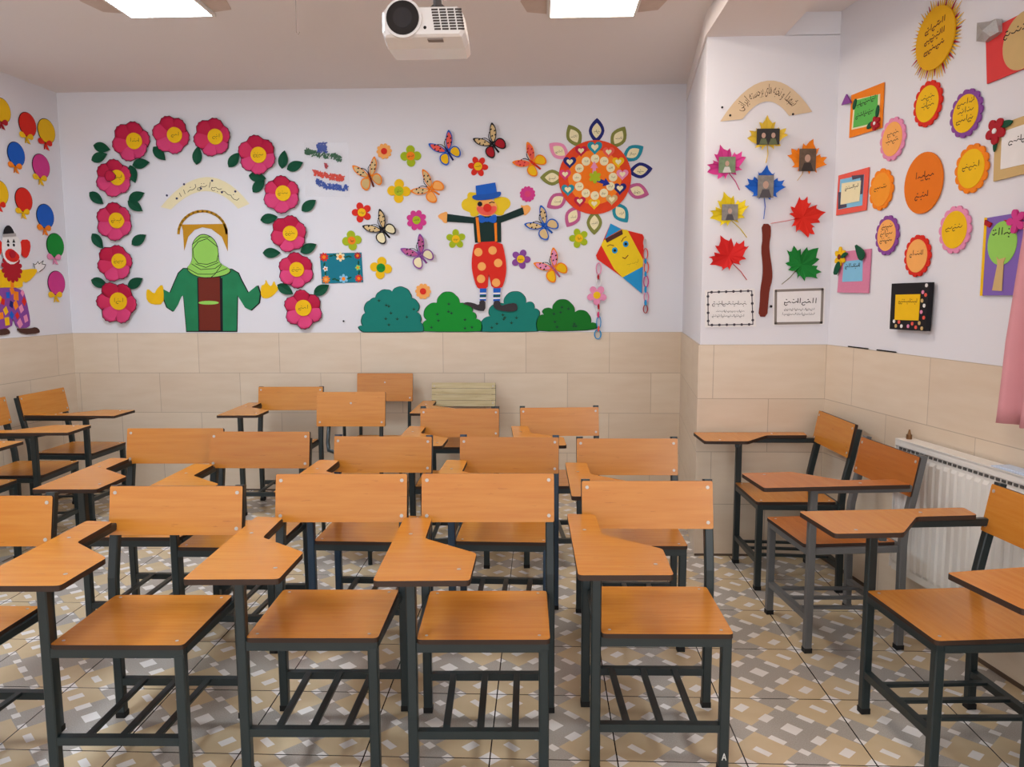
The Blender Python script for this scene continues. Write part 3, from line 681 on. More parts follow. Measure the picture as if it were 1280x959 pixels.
# clown with raised arms
qc = crop(540, 210, 5.046)
cr = Craft(BW, 'paper_clown', BW.uv(613, 388), 'paper clown in blue hat and red polka-dot trousers with both arms spread', 'wall decoration')
cc = lambda x, y, r: circ(BW.uv(*qc((x, y))[0]), r/5.046/F_PX*YB)
K = lambda *pts: P(BW, qc(*pts))
for pts in (((285, 160), (262, 155), (235, 152), (222, 170), (225, 192), (200, 200), (184, 225), (192, 260), (222, 275), (240, 280), (244, 305), (275, 308), (300, 290), (300, 180)), ((390, 180), (390, 285), (420, 302), (450, 298), (460, 270), (488, 250), (498, 222), (485, 195), (455, 182), (430, 185))):
    cr.card(smooth_poly(K(*pts), 1), 'hair', paper('hair_yellow', (232, 196, 34)), .001, .003)
for pts in (((300, 836), (338, 832), (338, 902), (300, 902), (270, 892), (240, 872), (215, 862), (195, 858), (215, 845), (260, 850), (300, 868)), ((388, 838), (430, 836), (434, 872), (470, 858), (530, 850), (542, 880), (530, 905), (460, 906), (390, 888))):
    cr.card(smooth_poly(K(*pts), 1), 'shoe', mat('dark_grey_foam', (52, 44, 48), .7), .014, .017)
for pts in (((303, 760), (345, 760), (341, 838), (302, 838)), ((388, 758), (434, 758), (429, 840), (387, 842))):
    sk = cr.card(K(*pts), 'sock', C_BLUE, .012, .014)
    x0, x1 = pts[0][0]-1, pts[1][0]-2
    for yy, m_ in ((792, C_WHITE), (808, C_LEAF), (822, C_WHITE)): cr.card(K((x0, yy-5), (x1, yy-6), (x1, yy+4), (x0, yy+5)), 'sock_stripe', m_, .0145, .0152, sk)
tr = cr.card(smooth_poly(K((272, 470), (440, 462), (460, 540), (470, 620), (468, 670), (452, 735), (440, 758), (378, 760), (366, 700), (360, 668), (355, 705), (352, 764), (292, 766), (270, 720), (254, 650), (250, 590), (258, 525)), 1), 'trousers', C_RED, .006, .012)
for x, y in ((293, 532), (383, 521), (418, 600), (315, 622), (310, 700), (405, 724)): cr.card(cc(x, y, 26), 'dot', C_PEACH, .012, .014, tr)
sh = cr.card(K((97, 290), (262, 312), (300, 300), (430, 305), (572, 248), (582, 292), (436, 346), (437, 468), (272, 472), (262, 350), (95, 340)), 'shirt', paper('shirt_dark_green', (14, 44, 40)), .003, .006)
for pts in (((276, 312), (294, 312), (308, 470), (290, 470)), ((392, 350), (409, 345), (412, 464), (398, 466))): cr.card(K(*pts), 'suspender', C_ORG, .006, .008)
for pts in (((100, 285), (90, 275), (72, 282), (55, 288), (36, 302), (45, 318), (62, 328), (72, 345), (90, 350), (100, 342)), ((562, 250), (560, 232), (575, 240), (605, 232), (624, 250), (620, 270), (600, 292), (585, 302), (572, 290))): cr.card(smooth_poly(K(*pts), 1), 'hand', C_PEACH, .002, .0045)
fc = cr.card(circ(BW.uv(*qc((345, 250))[0]), .074, 28, .062), 'face', C_PEACH, .006, .009)
mz = MB()
mz.prism(smooth_poly(K((280, 262), (290, 242), (318, 246), (350, 262), (385, 238), (408, 244), (410, 268), (385, 292), (350, 304), (305, 292)), 2), .009, .0112)
cr.part(mz, 'mouth', C_SALM)
cr.card(cc(350, 253, 25), 'nose', C_RED, .0115, .018)
cr.card(cc(303, 229, 15), 'eye', C_BLACK, .009, .011)
mb = MB(); ribbon(mb, K((362, 222), (378, 216), (394, 220)), .007, .009, .0015); cr.part(mb, 'eye', C_BLACK, label='winking eye drawn as a short dark line')
bt = MB(); bt.prism(smooth_poly(K((345, 320), (300, 292), (293, 320), (305, 352), (345, 338)), 1), .009, .013); bt.prism(smooth_poly(K((350, 320), (400, 290), (412, 318), (400, 352), (350, 338)), 1), .009, .013); bt.prism(cc(348, 328, 14), .0132, .016)
cr.part(bt, 'bow_tie', C_BLUE)
ht = cr.card(K((276, 114), (400, 93), (412, 168), (282, 185)), 'hat', C_BLUE, .009, .012)
cr.card(smooth_poly(K((250, 186), (268, 170), (350, 168), (425, 148), (440, 158), (428, 186), (350, 204), (272, 206)), 2), 'hat_brim', paper('brim_blue', (26, 84, 172)), .012, .015, ht)

# bushes
qb = crop(440, 340, 4.0)
BU = [(C_TEAL, 'teal paper bush, leftmost of the four along the tile edge', .010, [(30, 275), (55, 272), (48, 230), (68, 205), (63, 170), (90, 142), (118, 128), (138, 98), (178, 88), (202, 98), (225, 76), (265, 78), (293, 105), (300, 130), (330, 150), (340, 180), (325, 200), (348, 225), (345, 252), (360, 275), (358, 301), (60, 303)]),
      (paper('bright_green', (14, 140, 44)), 'bright green paper bush between the two teal ones', .006, [(358, 300), (354, 258), (374, 240), (358, 215), (382, 165), (425, 155), (440, 116), (480, 98), (520, 116), (540, 155), (582, 165), (606, 188), (602, 200), (622, 212), (620, 235), (646, 247), (645, 301)]),
      (C_TEAL, 'teal paper bush under the clown feet', .003, [(612, 301), (640, 272), (650, 242), (692, 222), (682, 200), (702, 165), (760, 158), (768, 120), (815, 96), (860, 115), (870, 155), (900, 150), (914, 172), (912, 182), (938, 195), (936, 225), (925, 250), (932, 301)]),
      (C_DGRN, 'dark green paper bush at the right end beside the kite tail', .006, [(928, 299), (930, 226), (960, 212), (950, 196), (970, 180), (1002, 186), (1012, 155), (1050, 136), (1095, 155), (1115, 202), (1150, 190), (1185, 212), (1195, 256), (1222, 258), (1224, 285), (1160, 294)])]
for i, (m, lab, d, pts) in enumerate(BU):
    pp = P(BW, qb(*pts)); c = (sum(p[0] for p in pp)/len(pp), min(p[1] for p in pp))
    cr = Craft(BW, 'paper_bush', c, lab, 'bush', 'paper bushes')
    # round the lobes between the listed notches
    out = []
    sg = 1 if sum(pp[k][0]*pp[(k+1) % len(pp)][1]-pp[(k+1) % len(pp)][0]*pp[k][1] for k in range(len(pp))) < 0 else -1
    for k in range(len(pp)):
        p0, p1 = pp[k], pp[(k+1) % len(pp)]; ex, ey = p1[0]-p0[0], p1[1]-p0[1]; flat = abs(ey) < .02 and p0[1] < c[1]+.03
        out.append(p0)
        if not flat:
            for t_ in (.25, .5, .75): h_ = .55*t_*(1-t_); out.append((p0[0]+ex*t_-sg*ey*h_, p0[1]+ey*t_+sg*ex*h_))
    out = smooth_poly(out, 1)
    ol = cr.card(out, 'foliage', mat('bush_outline', (8, 66, 52), .7), d-.002, d, label='darker rim of the bush')
    cr.card(shrink(out, .972), 'foliage', m, d, d+.003)
    mb = MB(); R = random.Random(i); xs = [p[0] for p in pp]; vs_ = [p[1] for p in pp]
    def inside(u_, v_):
        r_ = False; n = len(pp)
        for k in range(n):
            a, b = pp[k], pp[(k+1) % n]
            if (a[1] > v_) != (b[1] > v_) and u_ < (b[0]-a[0])*(v_-a[1])/(b[1]-a[1])+a[0]: r_ = not r_
        return r_
    cnt = 0
    while cnt < 9:
        u_, v_ = R.uniform(min(xs)+.03, max(xs)-.03), R.uniform(min(vs_)+.02, max(vs_)-.03)
        if inside(u_, v_) and inside(u_-.03, v_+.02) and inside(u_+.03, v_+.02):
            mb = MB(); mb.prism([(u_-.003, v_), (u_+.003, v_), (u_+.009, v_+.008), (u_+.017, v_+.014), (u_+.008, v_+.011), (u_+.003, v_+.012), (u_, v_+.024), (u_-.003, v_+.012), (u_-.008, v_+.011), (u_-.017, v_+.014), (u_-.009, v_+.008)], d+.003, d+.0036)
            cr.part(mb, 'grass_tuft', mat('tuft_ink', (8, 60, 40), .7)); cnt += 1

# sunflower clock
qk = crop(680, 140, 6.393); ck = BW.uv(743.5, 222); pxm = YB/F_PX*1.012
cr = Craft(BW, 'paper_clock', ck, 'orange paper clock with heart numerals and twelve eye-shaped petals', 'clock')
PT = [(420, 150, C_NAVY), (595, 205, C_OLIVE), (710, 330, C_AQUA), (770, 468, C_NAVY), (745, 632, C_MAUVE), (610, 805, C_AQUA), (402, 885, C_OLIVE), (230, 835, C_MAUVE), (105, 712, C_MAUVE), (65, 525, C_OLIVE), (120, 312, C_LPINK), (240, 192, C_OLIVE)]
for x, y, m in PT:
    p = BW.uv(*qk((x, y))[0]); a = math.atan2(p[1]-ck[1], p[0]-ck[0]); L = 93/6.393*pxm; W = 60/6.393*pxm
    def eye(k):
        o = []
        for j in range(24):
            t = 2*PI*j/24; s_ = math.cos(t); wv = W*k*math.copysign((1-abs(s_)**1.7)**.9, math.sin(t)) if abs(math.sin(t)) > 1e-6 else 0
            o.append((p[0]+L*k*s_*math.cos(a)-wv*math.sin(a), p[1]+L*k*s_*math.sin(a)+wv*math.cos(a)))
        return o
    e = cr.card(eye(1), 'petal', m, .001, .004); cr.card(eye(.60), 'petal_window', C_CREAM, .004, .0048, e)
    cr.part(script(MB(), p[0]-W*.4, p[0]+W*.4, p[1]-.01, .02, .005, int(x), .002), 'numeral', M_INK, e)
dk = cr.card(circ(ck, 278/6.393*pxm, 48), 'dial', paper('dial_red', (222, 66, 28), .12), .005, .009)
cr.card(circ(ck, 205/6.393*pxm, 40), 'dial_ring', paper('dial_orange', (242, 128, 28)), .009, .011, dk)
cr.card(circ(ck, 105/6.393*pxm, 32), 'dial_middle', paper('dial_deep_orange', (240, 118, 14)), .011, .013, dk)
HC = [(405, 285, C_AQUA, 1.25), (515, 322, C_SALM, 1), (592, 402, C_YEL, 1), (625, 500, C_LPINK, 1), (605, 612, C_NAVY, 1.1), (540, 700, C_BEIGE, 1), (400, 735, C_YEL, 1), (285, 715, C_CRIM, 1), (190, 622, C_AQUA, 1.1), (168, 500, C_PINK2, 1), (205, 402, C_NAVY, 1.1), (295, 312, C_CRIM, 1)]
for x, y, m, k in HC:
    p = BW.uv(*qk((x, y))[0])
    def heart(s_): return [(p[0]+s_*16*math.sin(t)**3, p[1]+s_*(13*math.cos(t)-5*math.cos(2*t)-2*math.cos(3*t)-math.cos(4*t))) for t in [2*PI*j/24 for j in range(24)]]
    hh = cr.card(heart(.0026*k), 'heart', m, .011, .014); cr.card(heart(.0013*k), 'heart_inset', C_CREAM, .014, .0155, hh)
for k in range(12):
    a = PI/2-2*PI*k/12; p = (ck[0]+138/6.393*pxm*math.cos(a), ck[1]+138/6.393*pxm*math.sin(a))
    n_ = cr.card(circ(p, 33/6.393*pxm, 16), 'numeral_disc', C_CREAM, .013, .0145); cr.part(script(MB(), p[0]-.014, p[0]+.014, p[1]-.004, .014, .0147, 400+k, .0018), 'numeral', M_INK, n_)
def hand(x0, y0, x1, y1, w0, head, m):
    a = BW.uv(*qk((x0, y0))[0]); b = BW.uv(*qk((x1, y1))[0]); d = Vector((b[0]-a[0], b[1]-a[1])); L = d.length; d.normalize(); n = Vector((-d.y, d.x))
    pts = [(0, w0), (.55, w0), (.55, head), (1, 0), (.55, -head), (.55, -w0), (0, -w0)]
    cr.card([(a[0]+d.x*L*t+n.x*s_, a[1]+d.y*L*t+n.y*s_) for t, s_ in pts], 'clock_hand', m, .0155, .018)
hand(400, 520, 400, 395, .012, .026, C_LPINK); hand(420, 545, 525, 580, .013, .03, paper('hand_blue', (28, 40, 140)))
cr.card(bloom(ck, 48/6.393*pxm, 6, .6), 'centre_flower', C_LIME, .018, .021)

# kite with paper-chain tails
qi = crop(700, 260, 5.638); kp = BW.uv(779, 322); KI = lambda *pts: P(BW, qi(*pts))
cr = Craft(BW, 'paper_kite', kp, 'paper kite with a yellow face and red and blue corners, hanging right of the clown', 'kite')
sail = cr.card(KI((355, 110), (435, 150), (580, 186), (590, 205), (578, 604), (440, 490), (262, 362), (253, 335), (290, 262)), 'sail', C_RED, .004, .007, label='red kite sail')
cr.card(KI((355, 110), (432, 150), (316, 218)), 'corner_panel', C_SKY, .007, .0085, sail)
cr.card(KI((440, 490), (582, 412), (576, 604)), 'corner_panel', C_SKY, .007, .0085, sail)
fc = cr.card(KI((300, 238), (318, 220), (436, 152), (474, 156), (585, 365), (582, 414), (440, 490), (380, 430), (290, 264)), 'face', paper('kite_yellow', (236, 200, 28)), .0072, .009)
cr.card(KI((316, 220), (436, 154), (442, 186), (330, 246)), 'hair', paper('kite_hair', (78, 40, 36)), .009, .011, fc)
for x, y in ((385, 300), (462, 255)):
    p = KI((x, y))[0]; e = cr.card(circ(p, .020, 16, .022), 'eye', C_SKY, .009, .0105, fc); MB().prism(circ(p, .010, 12), .0105, .0115).build('pupil', C_BLACK, cr.top(), xf=cr.xf)
mb = MB()
ribbon(mb, KI((332, 270), (352, 260), (378, 266)), .005, .009, .001); ribbon(mb, KI((432, 238), (445, 215), (465, 203)), .005, .009, .001); ribbon(mb, KI((440, 350), (458, 358), (478, 335)), .006, .009, .001)
cr.part(mb, 'brow_and_mouth', C_BROWN, fc)
k0, k1 = KI((450, 410))[0], KI((550, 375))[0]
cr.part(script(MB(), k0[0], k1[0], k0[1], .03, .009, 9, .002, tilt=.25), 'lettering', paper('pencil', (150, 120, 30)), fc)
# chain tails: links alternate between facing and edge-on
def chain(pts, cols, start):
    for i, ((x, y, h, w), m) in enumerate(zip(pts, cols)):
        c = KI((x, y))[0]; hh = h/5.638/F_PX*YB/2; ww = w/5.638/F_PX*YB/2; mb = MB(); n = 16; ringa = [(c[0]+ww*math.cos(2*PI*k/n), c[1]+hh*math.sin(2*PI*k/n)) for k in range(n+1)]
        if w > 14:
            A = [(*p, .006+.002*(i % 2)) for p in ringa]; B = [(*p, .022+.002*(i % 2)) for p in ringa]
            mb.add(A+B, [(k, k+1, n+1+k+1, n+1+k) for k in range(n)])
            A2 = [(c[0]+(p[0]-c[0])*.70, c[1]+(p[1]-c[1])*.86, d) for p, d in [(q, .006) for q in ringa]+[(q, .022) for q in ringa]]
            mb.add(A2, [(k+n+1, n+1+k+1, k+1, k) for k in range(n)])
            for k in range(n): mb.add([A[k], A[k+1], A2[k+1], A2[k]], [(0, 1, 2, 3)]); mb.add([B[k], B[k+1], A2[n+1+k+1], A2[n+1+k]], [(3, 2, 1, 0)])
        else:
            mb.prism([(c[0]+ww*math.cos(2*PI*k/n), c[1]+hh*math.sin(2*PI*k/n)) for k in range(n)], .006, .03)
        cr.part(mb, 'chain_link', m, label=None)
chain([(596, 245, 60, 22), (600, 325, 80, 36), (600, 375, 40, 13), (606, 420, 82, 34), (600, 466, 40, 13), (604, 520, 85, 36), (600, 575, 50, 14), (606, 628, 76, 36), (600, 668, 42, 14), (600, 712, 60, 34)],
      [C_WHITE, C_SALM, C_SKY, C_SALM, C_SKY, C_MAG, C_SKY, C_LPINK, C_SKY, C_DRED], 0)
chain([(272, 428, 85, 40), (268, 488, 36, 13), (272, 520, 60, 38), (270, 695, 40, 13), (272, 720, 50, 36), (268, 752, 44, 14), (272, 805, 90, 34), (270, 850, 40, 13), (265, 890, 70, 52)],
      [C_LPINK, C_DRED, C_WHITE, C_DRED, C_WHITE, C_PINK2, C_SKY, C_SALM, C_SKY], 1)
p = KI((258, 615))[0]; f_ = cr.card(bloom(p, 70/5.638/F_PX*YB, 5, .5, .3), 'tail_flower', C_LPINK, .024, .028); cr.card(circ(p, .026, 14), 'flower_centre', C_YEL, .028, .031, f_)

# ------------------------------------------------------------------ pillar display
MAPLE = [(0, -.42), (.05, -.40), (.30, -.62), (.30, -.42), (.62, -.48), (.52, -.30), (.98, .02), (.78, .12), (.90, .36), (.62, .30), (.58, .46), (.36, .24), (.42, .72), (.26, .64), (0, 1.05)]
def maple(w, px, py, r, rot, m, lab, stem_to, photo=None, stemmat=None):
    c = w.uv(px, py); R = w.vr(px, py, r); cr = Craft(w, 'paper_maple_leaf', c, lab, 'leaf', 'maple leaves on the pillar'); ca, sa = math.cos(rot), math.sin(rot)
    full = MAPLE+[(-x, y) for x, y in reversed(MAPLE[1:-1])]
    J = random.Random(int(px)); jag = []
    for i in range(len(full)):
        a, b = full[i], full[(i+1) % len(full)]; jag.append(a); jag.append(((a[0]+b[0])/2*.97+J.uniform(-.04, .04), (a[1]+b[1])/2*.97+J.uniform(-.04, .04)))
    mb = MB(); pts = [(c[0]+R*(x*ca-y*sa), c[1]+R*(x*sa+y*ca)) for x, y in jag]; n = len(pts)
    # leaf blade fans out from the middle, tips lifted a little
    vs = [(c[0], c[1], .006)]+[(p[0], p[1], .004+.018*abs(math.sin(3*i))) for i, p in enumerate(pts)]; vs += [(v[0], v[1], v[2]-.001) for v in vs]; k = n+1
    fs = []
    for i in range(n):
        j = (i+1) % n; fs += [(0, 1+i, 1+j), (k, k+1+j, k+1+i), (1+i, k+1+i, k+1+j, 1+j)]
    b = cr.part(mb.add(vs, fs), 'leaf_blade', m)
    s0 = (c[0]-R*.38*(-sa), c[1]-R*.38*ca); s1 = w.uv(*stem_to); mid = ((s0[0]+s1[0])/2+.006, (s0[1]+s1[1])/2)
    cr.part(MB().path([(*s0, .004), (*mid, .008), (*s1, .006)], .009, .002, upv=(0, 0, 1)), 'stem', stemmat or m)
    if photo:
        hw, hh, kind = photo; hw = w.vr(px, py, hw); hh = w.vr(px, py, hh)
        ph = cr.card([(c[0]-hw, c[1]-hh), (c[0]+hw, c[1]-hh), (c[0]+hw, c[1]+hh), (c[0]-hw, c[1]+hh)], 'portrait_photo', mat('photo_'+kind, {'dark': (44, 40, 38), 'green': (110, 130, 96), 'grey': (128, 122, 116), 'brown': (98, 78, 62)}[kind], .4, noise=.5, nscale=40), .022, .0235, label='small printed portrait')
        faces = [-.4, .45] if hw > hh*1.2 else [0]
        mb = MB()
        for fx in faces:
            q = (c[0]+fx*hw, c[1]+hh*.15); mb.prism(circ(q, hh*.26, 14, hh*.34), .0236, .0242)
        MBf = cr.part(mb, 'printed_face', mat('printed_skin', (186, 150, 132), .5), ph)
        mb = MB()
        for fx in faces:
            q = (c[0]+fx*hw, c[1]-hh*.55); mb.prism([(q[0]-hh*.55, c[1]-hh*.97), (q[0]+hh*.55, c[1]-hh*.97), (q[0]+hh*.3, q[1]+hh*.3), (q[0]-hh*.3, q[1]+hh*.3)], .0236, .024)
        cr.part(mb, 'printed_clothes', mat('printed_cloth_'+kind, {'dark': (96, 104, 70), 'green': (200, 196, 190), 'grey': (70, 66, 70), 'brown': (50, 40, 36)}[kind], .5), ph)
maple(PW, 958.5, 172, 26, .05, paper('leaf_yellow', (222, 186, 62)), 'yellow maple leaf with a wide dark photo, directly under the arched banner', (957, 204), (14.5, 10, 'dark'))
maple(PW, 907.5, 207, 26, .35, C_MAG, 'magenta maple leaf with a small portrait, left of the blue leaf', (924, 238), (10.5, 10, 'green'))
maple(PW, 1007.5, 201, 26, -.25, C_ORG, 'orange maple leaf with a tall portrait, right of the yellow one', (996, 226), (10.5, 14, 'brown'), C_BEIGE)
maple(PW, 955.5, 234, 26, -.05, C_BLUE, 'blue maple leaf with a grey portrait in the middle above the trunk', (954, 274), (10, 14, 'grey'))
maple(PW, 911, 266, 26, .3, paper('leaf_bright_yellow', (226, 198, 26)), 'yellow maple leaf with a portrait, left of the trunk top', (933, 297), (10, 10, 'grey'))
maple(PW, 1003, 272, 27, -1.35, C_RED, 'red maple leaf without photo, right of the trunk top', (963, 279.5))
maple(PW, 911, 320, 27, .45, paper('leaf_red2', (206, 30, 28)), 'red maple leaf without photo, low on the left above the left note', (933, 350))
maple(PW, 1001.5, 331, 27, -.75, paper('leaf_green2', (18, 120, 44)), 'green maple leaf low on the right above the right note', (976.5, 355.5), None, paper('olive_stem', (96, 92, 40)))
cr = Craft(PW, 'paper_tree', PW.uv(954, 396), 'wavy dark red paper tree trunk between the two notes', 'wall decoration')
tk = [(951.5, 280), (962.5, 280), (963.5, 292), (961, 306), (962, 318), (965, 338), (965, 350), (961.5, 362), (960, 378), (958.5, 396), (947.5, 396), (949.5, 378), (950, 362), (953, 345), (953, 330), (951, 312), (953, 298)]
tr_ = cr.solo(MB().prism(smooth_poly(P(PW, tk), 1), .001, .006), C_BROWN)
for px0, lab, pts, dark, heads in ((912, 'white note with beaded dark border low on the pillar, left of the trunk', [(882.6, 364), (941.5, 362), (943, 407), (883, 408)], True, 61), (998, 'white note with grey striped border right of the paper trunk', [(968, 362.5), (1029.5, 360.5), (1028, 404.5), (967.5, 405.5)], False, 62)):
    pp = P(PW, pts); c = (sum(p[0] for p in pp)/4, sum(p[1] for p in pp)/4); cr = Craft(PW, 'paper_note', c, lab, 'note', 'notes on the pillar')
    s_ = cr.card(shrink(pp, 1.06), 'sheet', C_WHITE, .001, .002)
    mb = MB(); q = shrink(pp, .93) if dark else shrink(pp, .95)
    for i in range(4):
        a, b = q[i], q[(i+1) % 4]; ribbon(mb, [a, b], .005 if dark else .013, .002)
        if dark:
            n = 6 if i % 2 == 0 else 4
            for k in range(n):
                t = (k+.5)/n; mb.prism(circ((a[0]+(b[0]-a[0])*t, a[1]+(b[1]-a[1])*t), .0075, 8), .002, .003)
    cr.part(mb, 'border', mat('note_border_dark', (62, 56, 66), .7) if dark else mat('note_border_grey', (134, 124, 116), .7), s_)
    x0, x1 = pp[0][0]+.035, pp[1][0]-.035; mb = MB(); H = pp[0][1]-pp[3][1]
    script(mb, x0+(.0 if dark else .02), x1, pp[3][1]+H*.62, .030 if not dark else .024, .0022, heads, .0036 if not dark else .0026)
    script(mb, x0+.02, x1-.01, pp[3][1]+H*.42, .012, .0022, heads+7, .0014); script(mb, x0, x1-.01, pp[3][1]+H*.28, .014, .0022, heads+8, .0016)
    cr.part(mb, 'lettering', M_INK, s_)
A, B = arch(PW, ((900, 152), (959, 101), (1015, 140)), ((928, 149), (958, 127), (986, 145)))
# arched banner with printed Persian line
cr = Craft(PW, 'arched_banner', A[7], 'tan arched banner with a printed line at the top of the pillar display', 'banner')
bn = cr.part(strip(MB(), A, B, .001, .002), 'paper', paper('banner_tan', (216, 190, 156)))
FORMS = {'ا': 'ﺍﺎﺍﺎ', 'ب': 'ﺏﺐﺑﺒ', 'ت': 'ﺕﺖﺗﺘ', 'ج': 'ﺝﺞﺟﺠ', 'خ': 'ﺥﺦﺧﺨ', 'د': 'ﺩﺪﺩﺪ', 'ر': 'ﺭﺮﺭﺮ', 'س': 'ﺱﺲﺳﺴ', 'ش': 'ﺵﺶﺷﺸ', 'ن': 'ﻥﻦﻧﻨ', 'ه': 'ﻩﻪﻫﻬ', 'و': 'ﻭﻮﻭﻮ', 'ی': 'ﯼﯽﯾﯿ', 'پ': 'ﭖﭗﭘﭙ', 'ل': 'ﻝﻞﻟﻠ', 'ف': 'ﻑﻒﻓﻔ', 'ط': 'ﻁﻂﻃﻄ', 'م': 'ﻡﻢﻣﻤ'}
NOJOIN = set('ادرو')
def shape(t):
    out = []
    for i, ch in enumerate(t):
        if ch not in FORMS: out.append(ch); continue
        pv = i > 0 and t[i-1] in FORMS and t[i-1] not in NOJOIN; nx = i < len(t)-1 and t[i+1] in FORMS and ch not in NOJOIN
        out.append(FORMS[ch][(3 if nx else 1) if pv else (2 if nx else 0)])
    return ''.join(reversed(out))
def text_polys(t, size):
    cu = bpy.data.curves.new('lettering', 'FONT'); cu.body = shape(t); cu.size = size; cu.resolution_u = 2; cu.align_x = 'CENTER'
    o = bpy.data.objects.new('lettering', cu); COL.objects.link(o); dg = bpy.context.evaluated_depsgraph_get(); me = o.evaluated_get(dg).to_mesh()
    vs = [tuple(v.co) for v in me.vertices]; fs = [tuple(p.vertices) for p in me.polygons]; o.evaluated_get(dg).to_mesh_clear()
    bpy.data.objects.remove(o); bpy.data.curves.remove(cu); return vs, fs
try:
    vs, fs = text_polys('شهدا و نخبه های برجسته ایرانی', 1.0)
    x0, x1 = min(v[0] for v in vs), max(v[0] for v in vs); y0_, y1_ = min(v[1] for v in vs), max(v[1] for v in vs)
    def bend(v):
        t = .10+.80*(v[0]-x0)/(x1-x0); k = t*(len(A)-1); i = min(int(k), len(A)-2); fr = k-i
        pa = Vector(A[i])*(1-fr)+Vector(A[i+1])*fr; pb = Vector(B[i])*(1-fr)+Vector(B[i+1])*fr
        q = pb+(pa-pb)*(.22+.62*(v[1]-y0_)/(y1_-y0_)); return (q.x, q.y, .0024)
    cr.part(MB().add([bend(v) for v in vs], fs), 'lettering', mat('brown_ink', (84, 60, 44), .7), bn)
except Exception as e_:
    print('lettering', e_)
for x, y in ((912.5, 144.5), (991, 143), (902.5, 134.5)): cr.card(circ(PW.uv(x, y), .006, 8), 'pin', C_BLACK, .002, .004)

# ------------------------------------------------------------------ right wall
def badge(px, py, hh, m1, m2, n, lab, seed, inner=.78, lines=1, mo=None):
    c = RW.uv(px, py); R = RW.vr(px, py, hh); cr = Craft(RW, 'scalloped_badge', c, lab, 'badge', 'scalloped name badges')
    b = cr.card(scallop(c, R, n, .12, .2), 'scalloped_rim', m1, .002, .009)
    f_ = cr.card(circ(c, R*inner, 32), 'face', m2, .009, .011)
    mb = MB()
    for k in range(lines): script(mb, c[0]-R*.5, c[0]+R*.5, c[1]+R*(.05-.34*k+.17*(lines-1)), R*.26, .0112, seed+k, .0024, tilt=.0)
    cr.part(mb, 'lettering', M_INK, f_)
badge(1162, 130, 28.5, C_RED, C_YEL, 15, 'yellow badge with red scalloped rim directly below the paper sun', 500, lines=2)
badge(1210, 142, 30, C_PURP, C_YEL, 15, 'yellow badge with purple scalloped rim at the upper right', 503, lines=3)
badge(1118, 174, 27, C_LPINK, C_PEACH, 14, 'pale orange badge with light pink scalloped rim, below the orange frame', 507, lines=2)
badge(1103.7, 237, 26, C_ORG, paper('badge_orange', (240, 150, 40)), 12, 'all-orange scalloped badge left of the big orange disc', 510, .8)
badge(1217, 211, 31, C_ORG, C_YEL, 14, 'yellow badge with orange scalloped rim left of the beige frame', 513)
badge(1111, 294.3, 25, C_PURP, C_PEACH, 14, 'pale orange badge with purple scalloped rim above the pink card', 516, lines=3)
badge(1149, 320, 26.5, C_RED, C_PEACH, 15, 'pale orange badge with red scalloped rim just above the black frame', 520)
badge(1196, 287.3, 30, C_LPINK, C_YEL, 14, 'yellow badge with pink scalloped rim right of the black frame', 523)
c = RW.uv(1156, 229); R = RW.vr(1156, 229, 38); cr = Craft(RW, 'orange_disc', c, 'large plain orange paper disc in the middle of the badges', 'badge')
d_ = cr.card(circ(c, R, 40), 'disc', paper('disc_orange', (226, 116, 20)), .002, .008)
mb = MB(); script(mb, c[0]-R*.55, c[0]+R*.55, c[1]+R*.18, R*.24, .0082, 540, .004); script(mb, c[0]-R*.4, c[0]+R*.3, c[1]-R*.45, R*.22, .0082, 544, .004)
cr.part(mb, 'lettering', mat('brown_marker', (90, 42, 16), .7), d_)
# sun
c = RW.uv(1172, 48); R = RW.vr(1172, 48, 38); cr = Craft(RW, 'paper_sun', c, 'yellow paper sun with thin spiky rays, highest on the right wall', 'wall decoration')
sn = cr.card(circ(c, R, 40), 'disc', paper('sun_yellow', (222, 166, 14)), .006, .012)
R2 = random.Random(8)
for k in range(64):
    a = 2*PI*k/64; l = R*R2.uniform(1.20, 1.42)
    q = MB(); q.prism([(c[0]+R*.9*math.cos(a-.05), c[1]+R*.9*math.sin(a-.05)), (c[0]+R*.9*math.cos(a+.05), c[1]+R*.9*math.sin(a+.05)), (c[0]+l*math.cos(a+.01), c[1]+l*math.sin(a+.01))], .002, .004)
    cr.part(q, 'ray', C_DRED if k % 4 == 0 else paper('ray_yellow', (226, 176, 48)), label='dark red ray' if k % 4 == 0 else None)
mb = MB()
for k in range(3): script(mb, c[0]-R*.5, c[0]+R*.5, c[1]+R*(.3-.34*k), R*.2, .0122, 560+k, .004, tilt=.12)
cr.part(mb, 'lettering', mat('brown_marker', (90, 42, 16), .7), sn)
def quad(pts): return P(RW, pts)
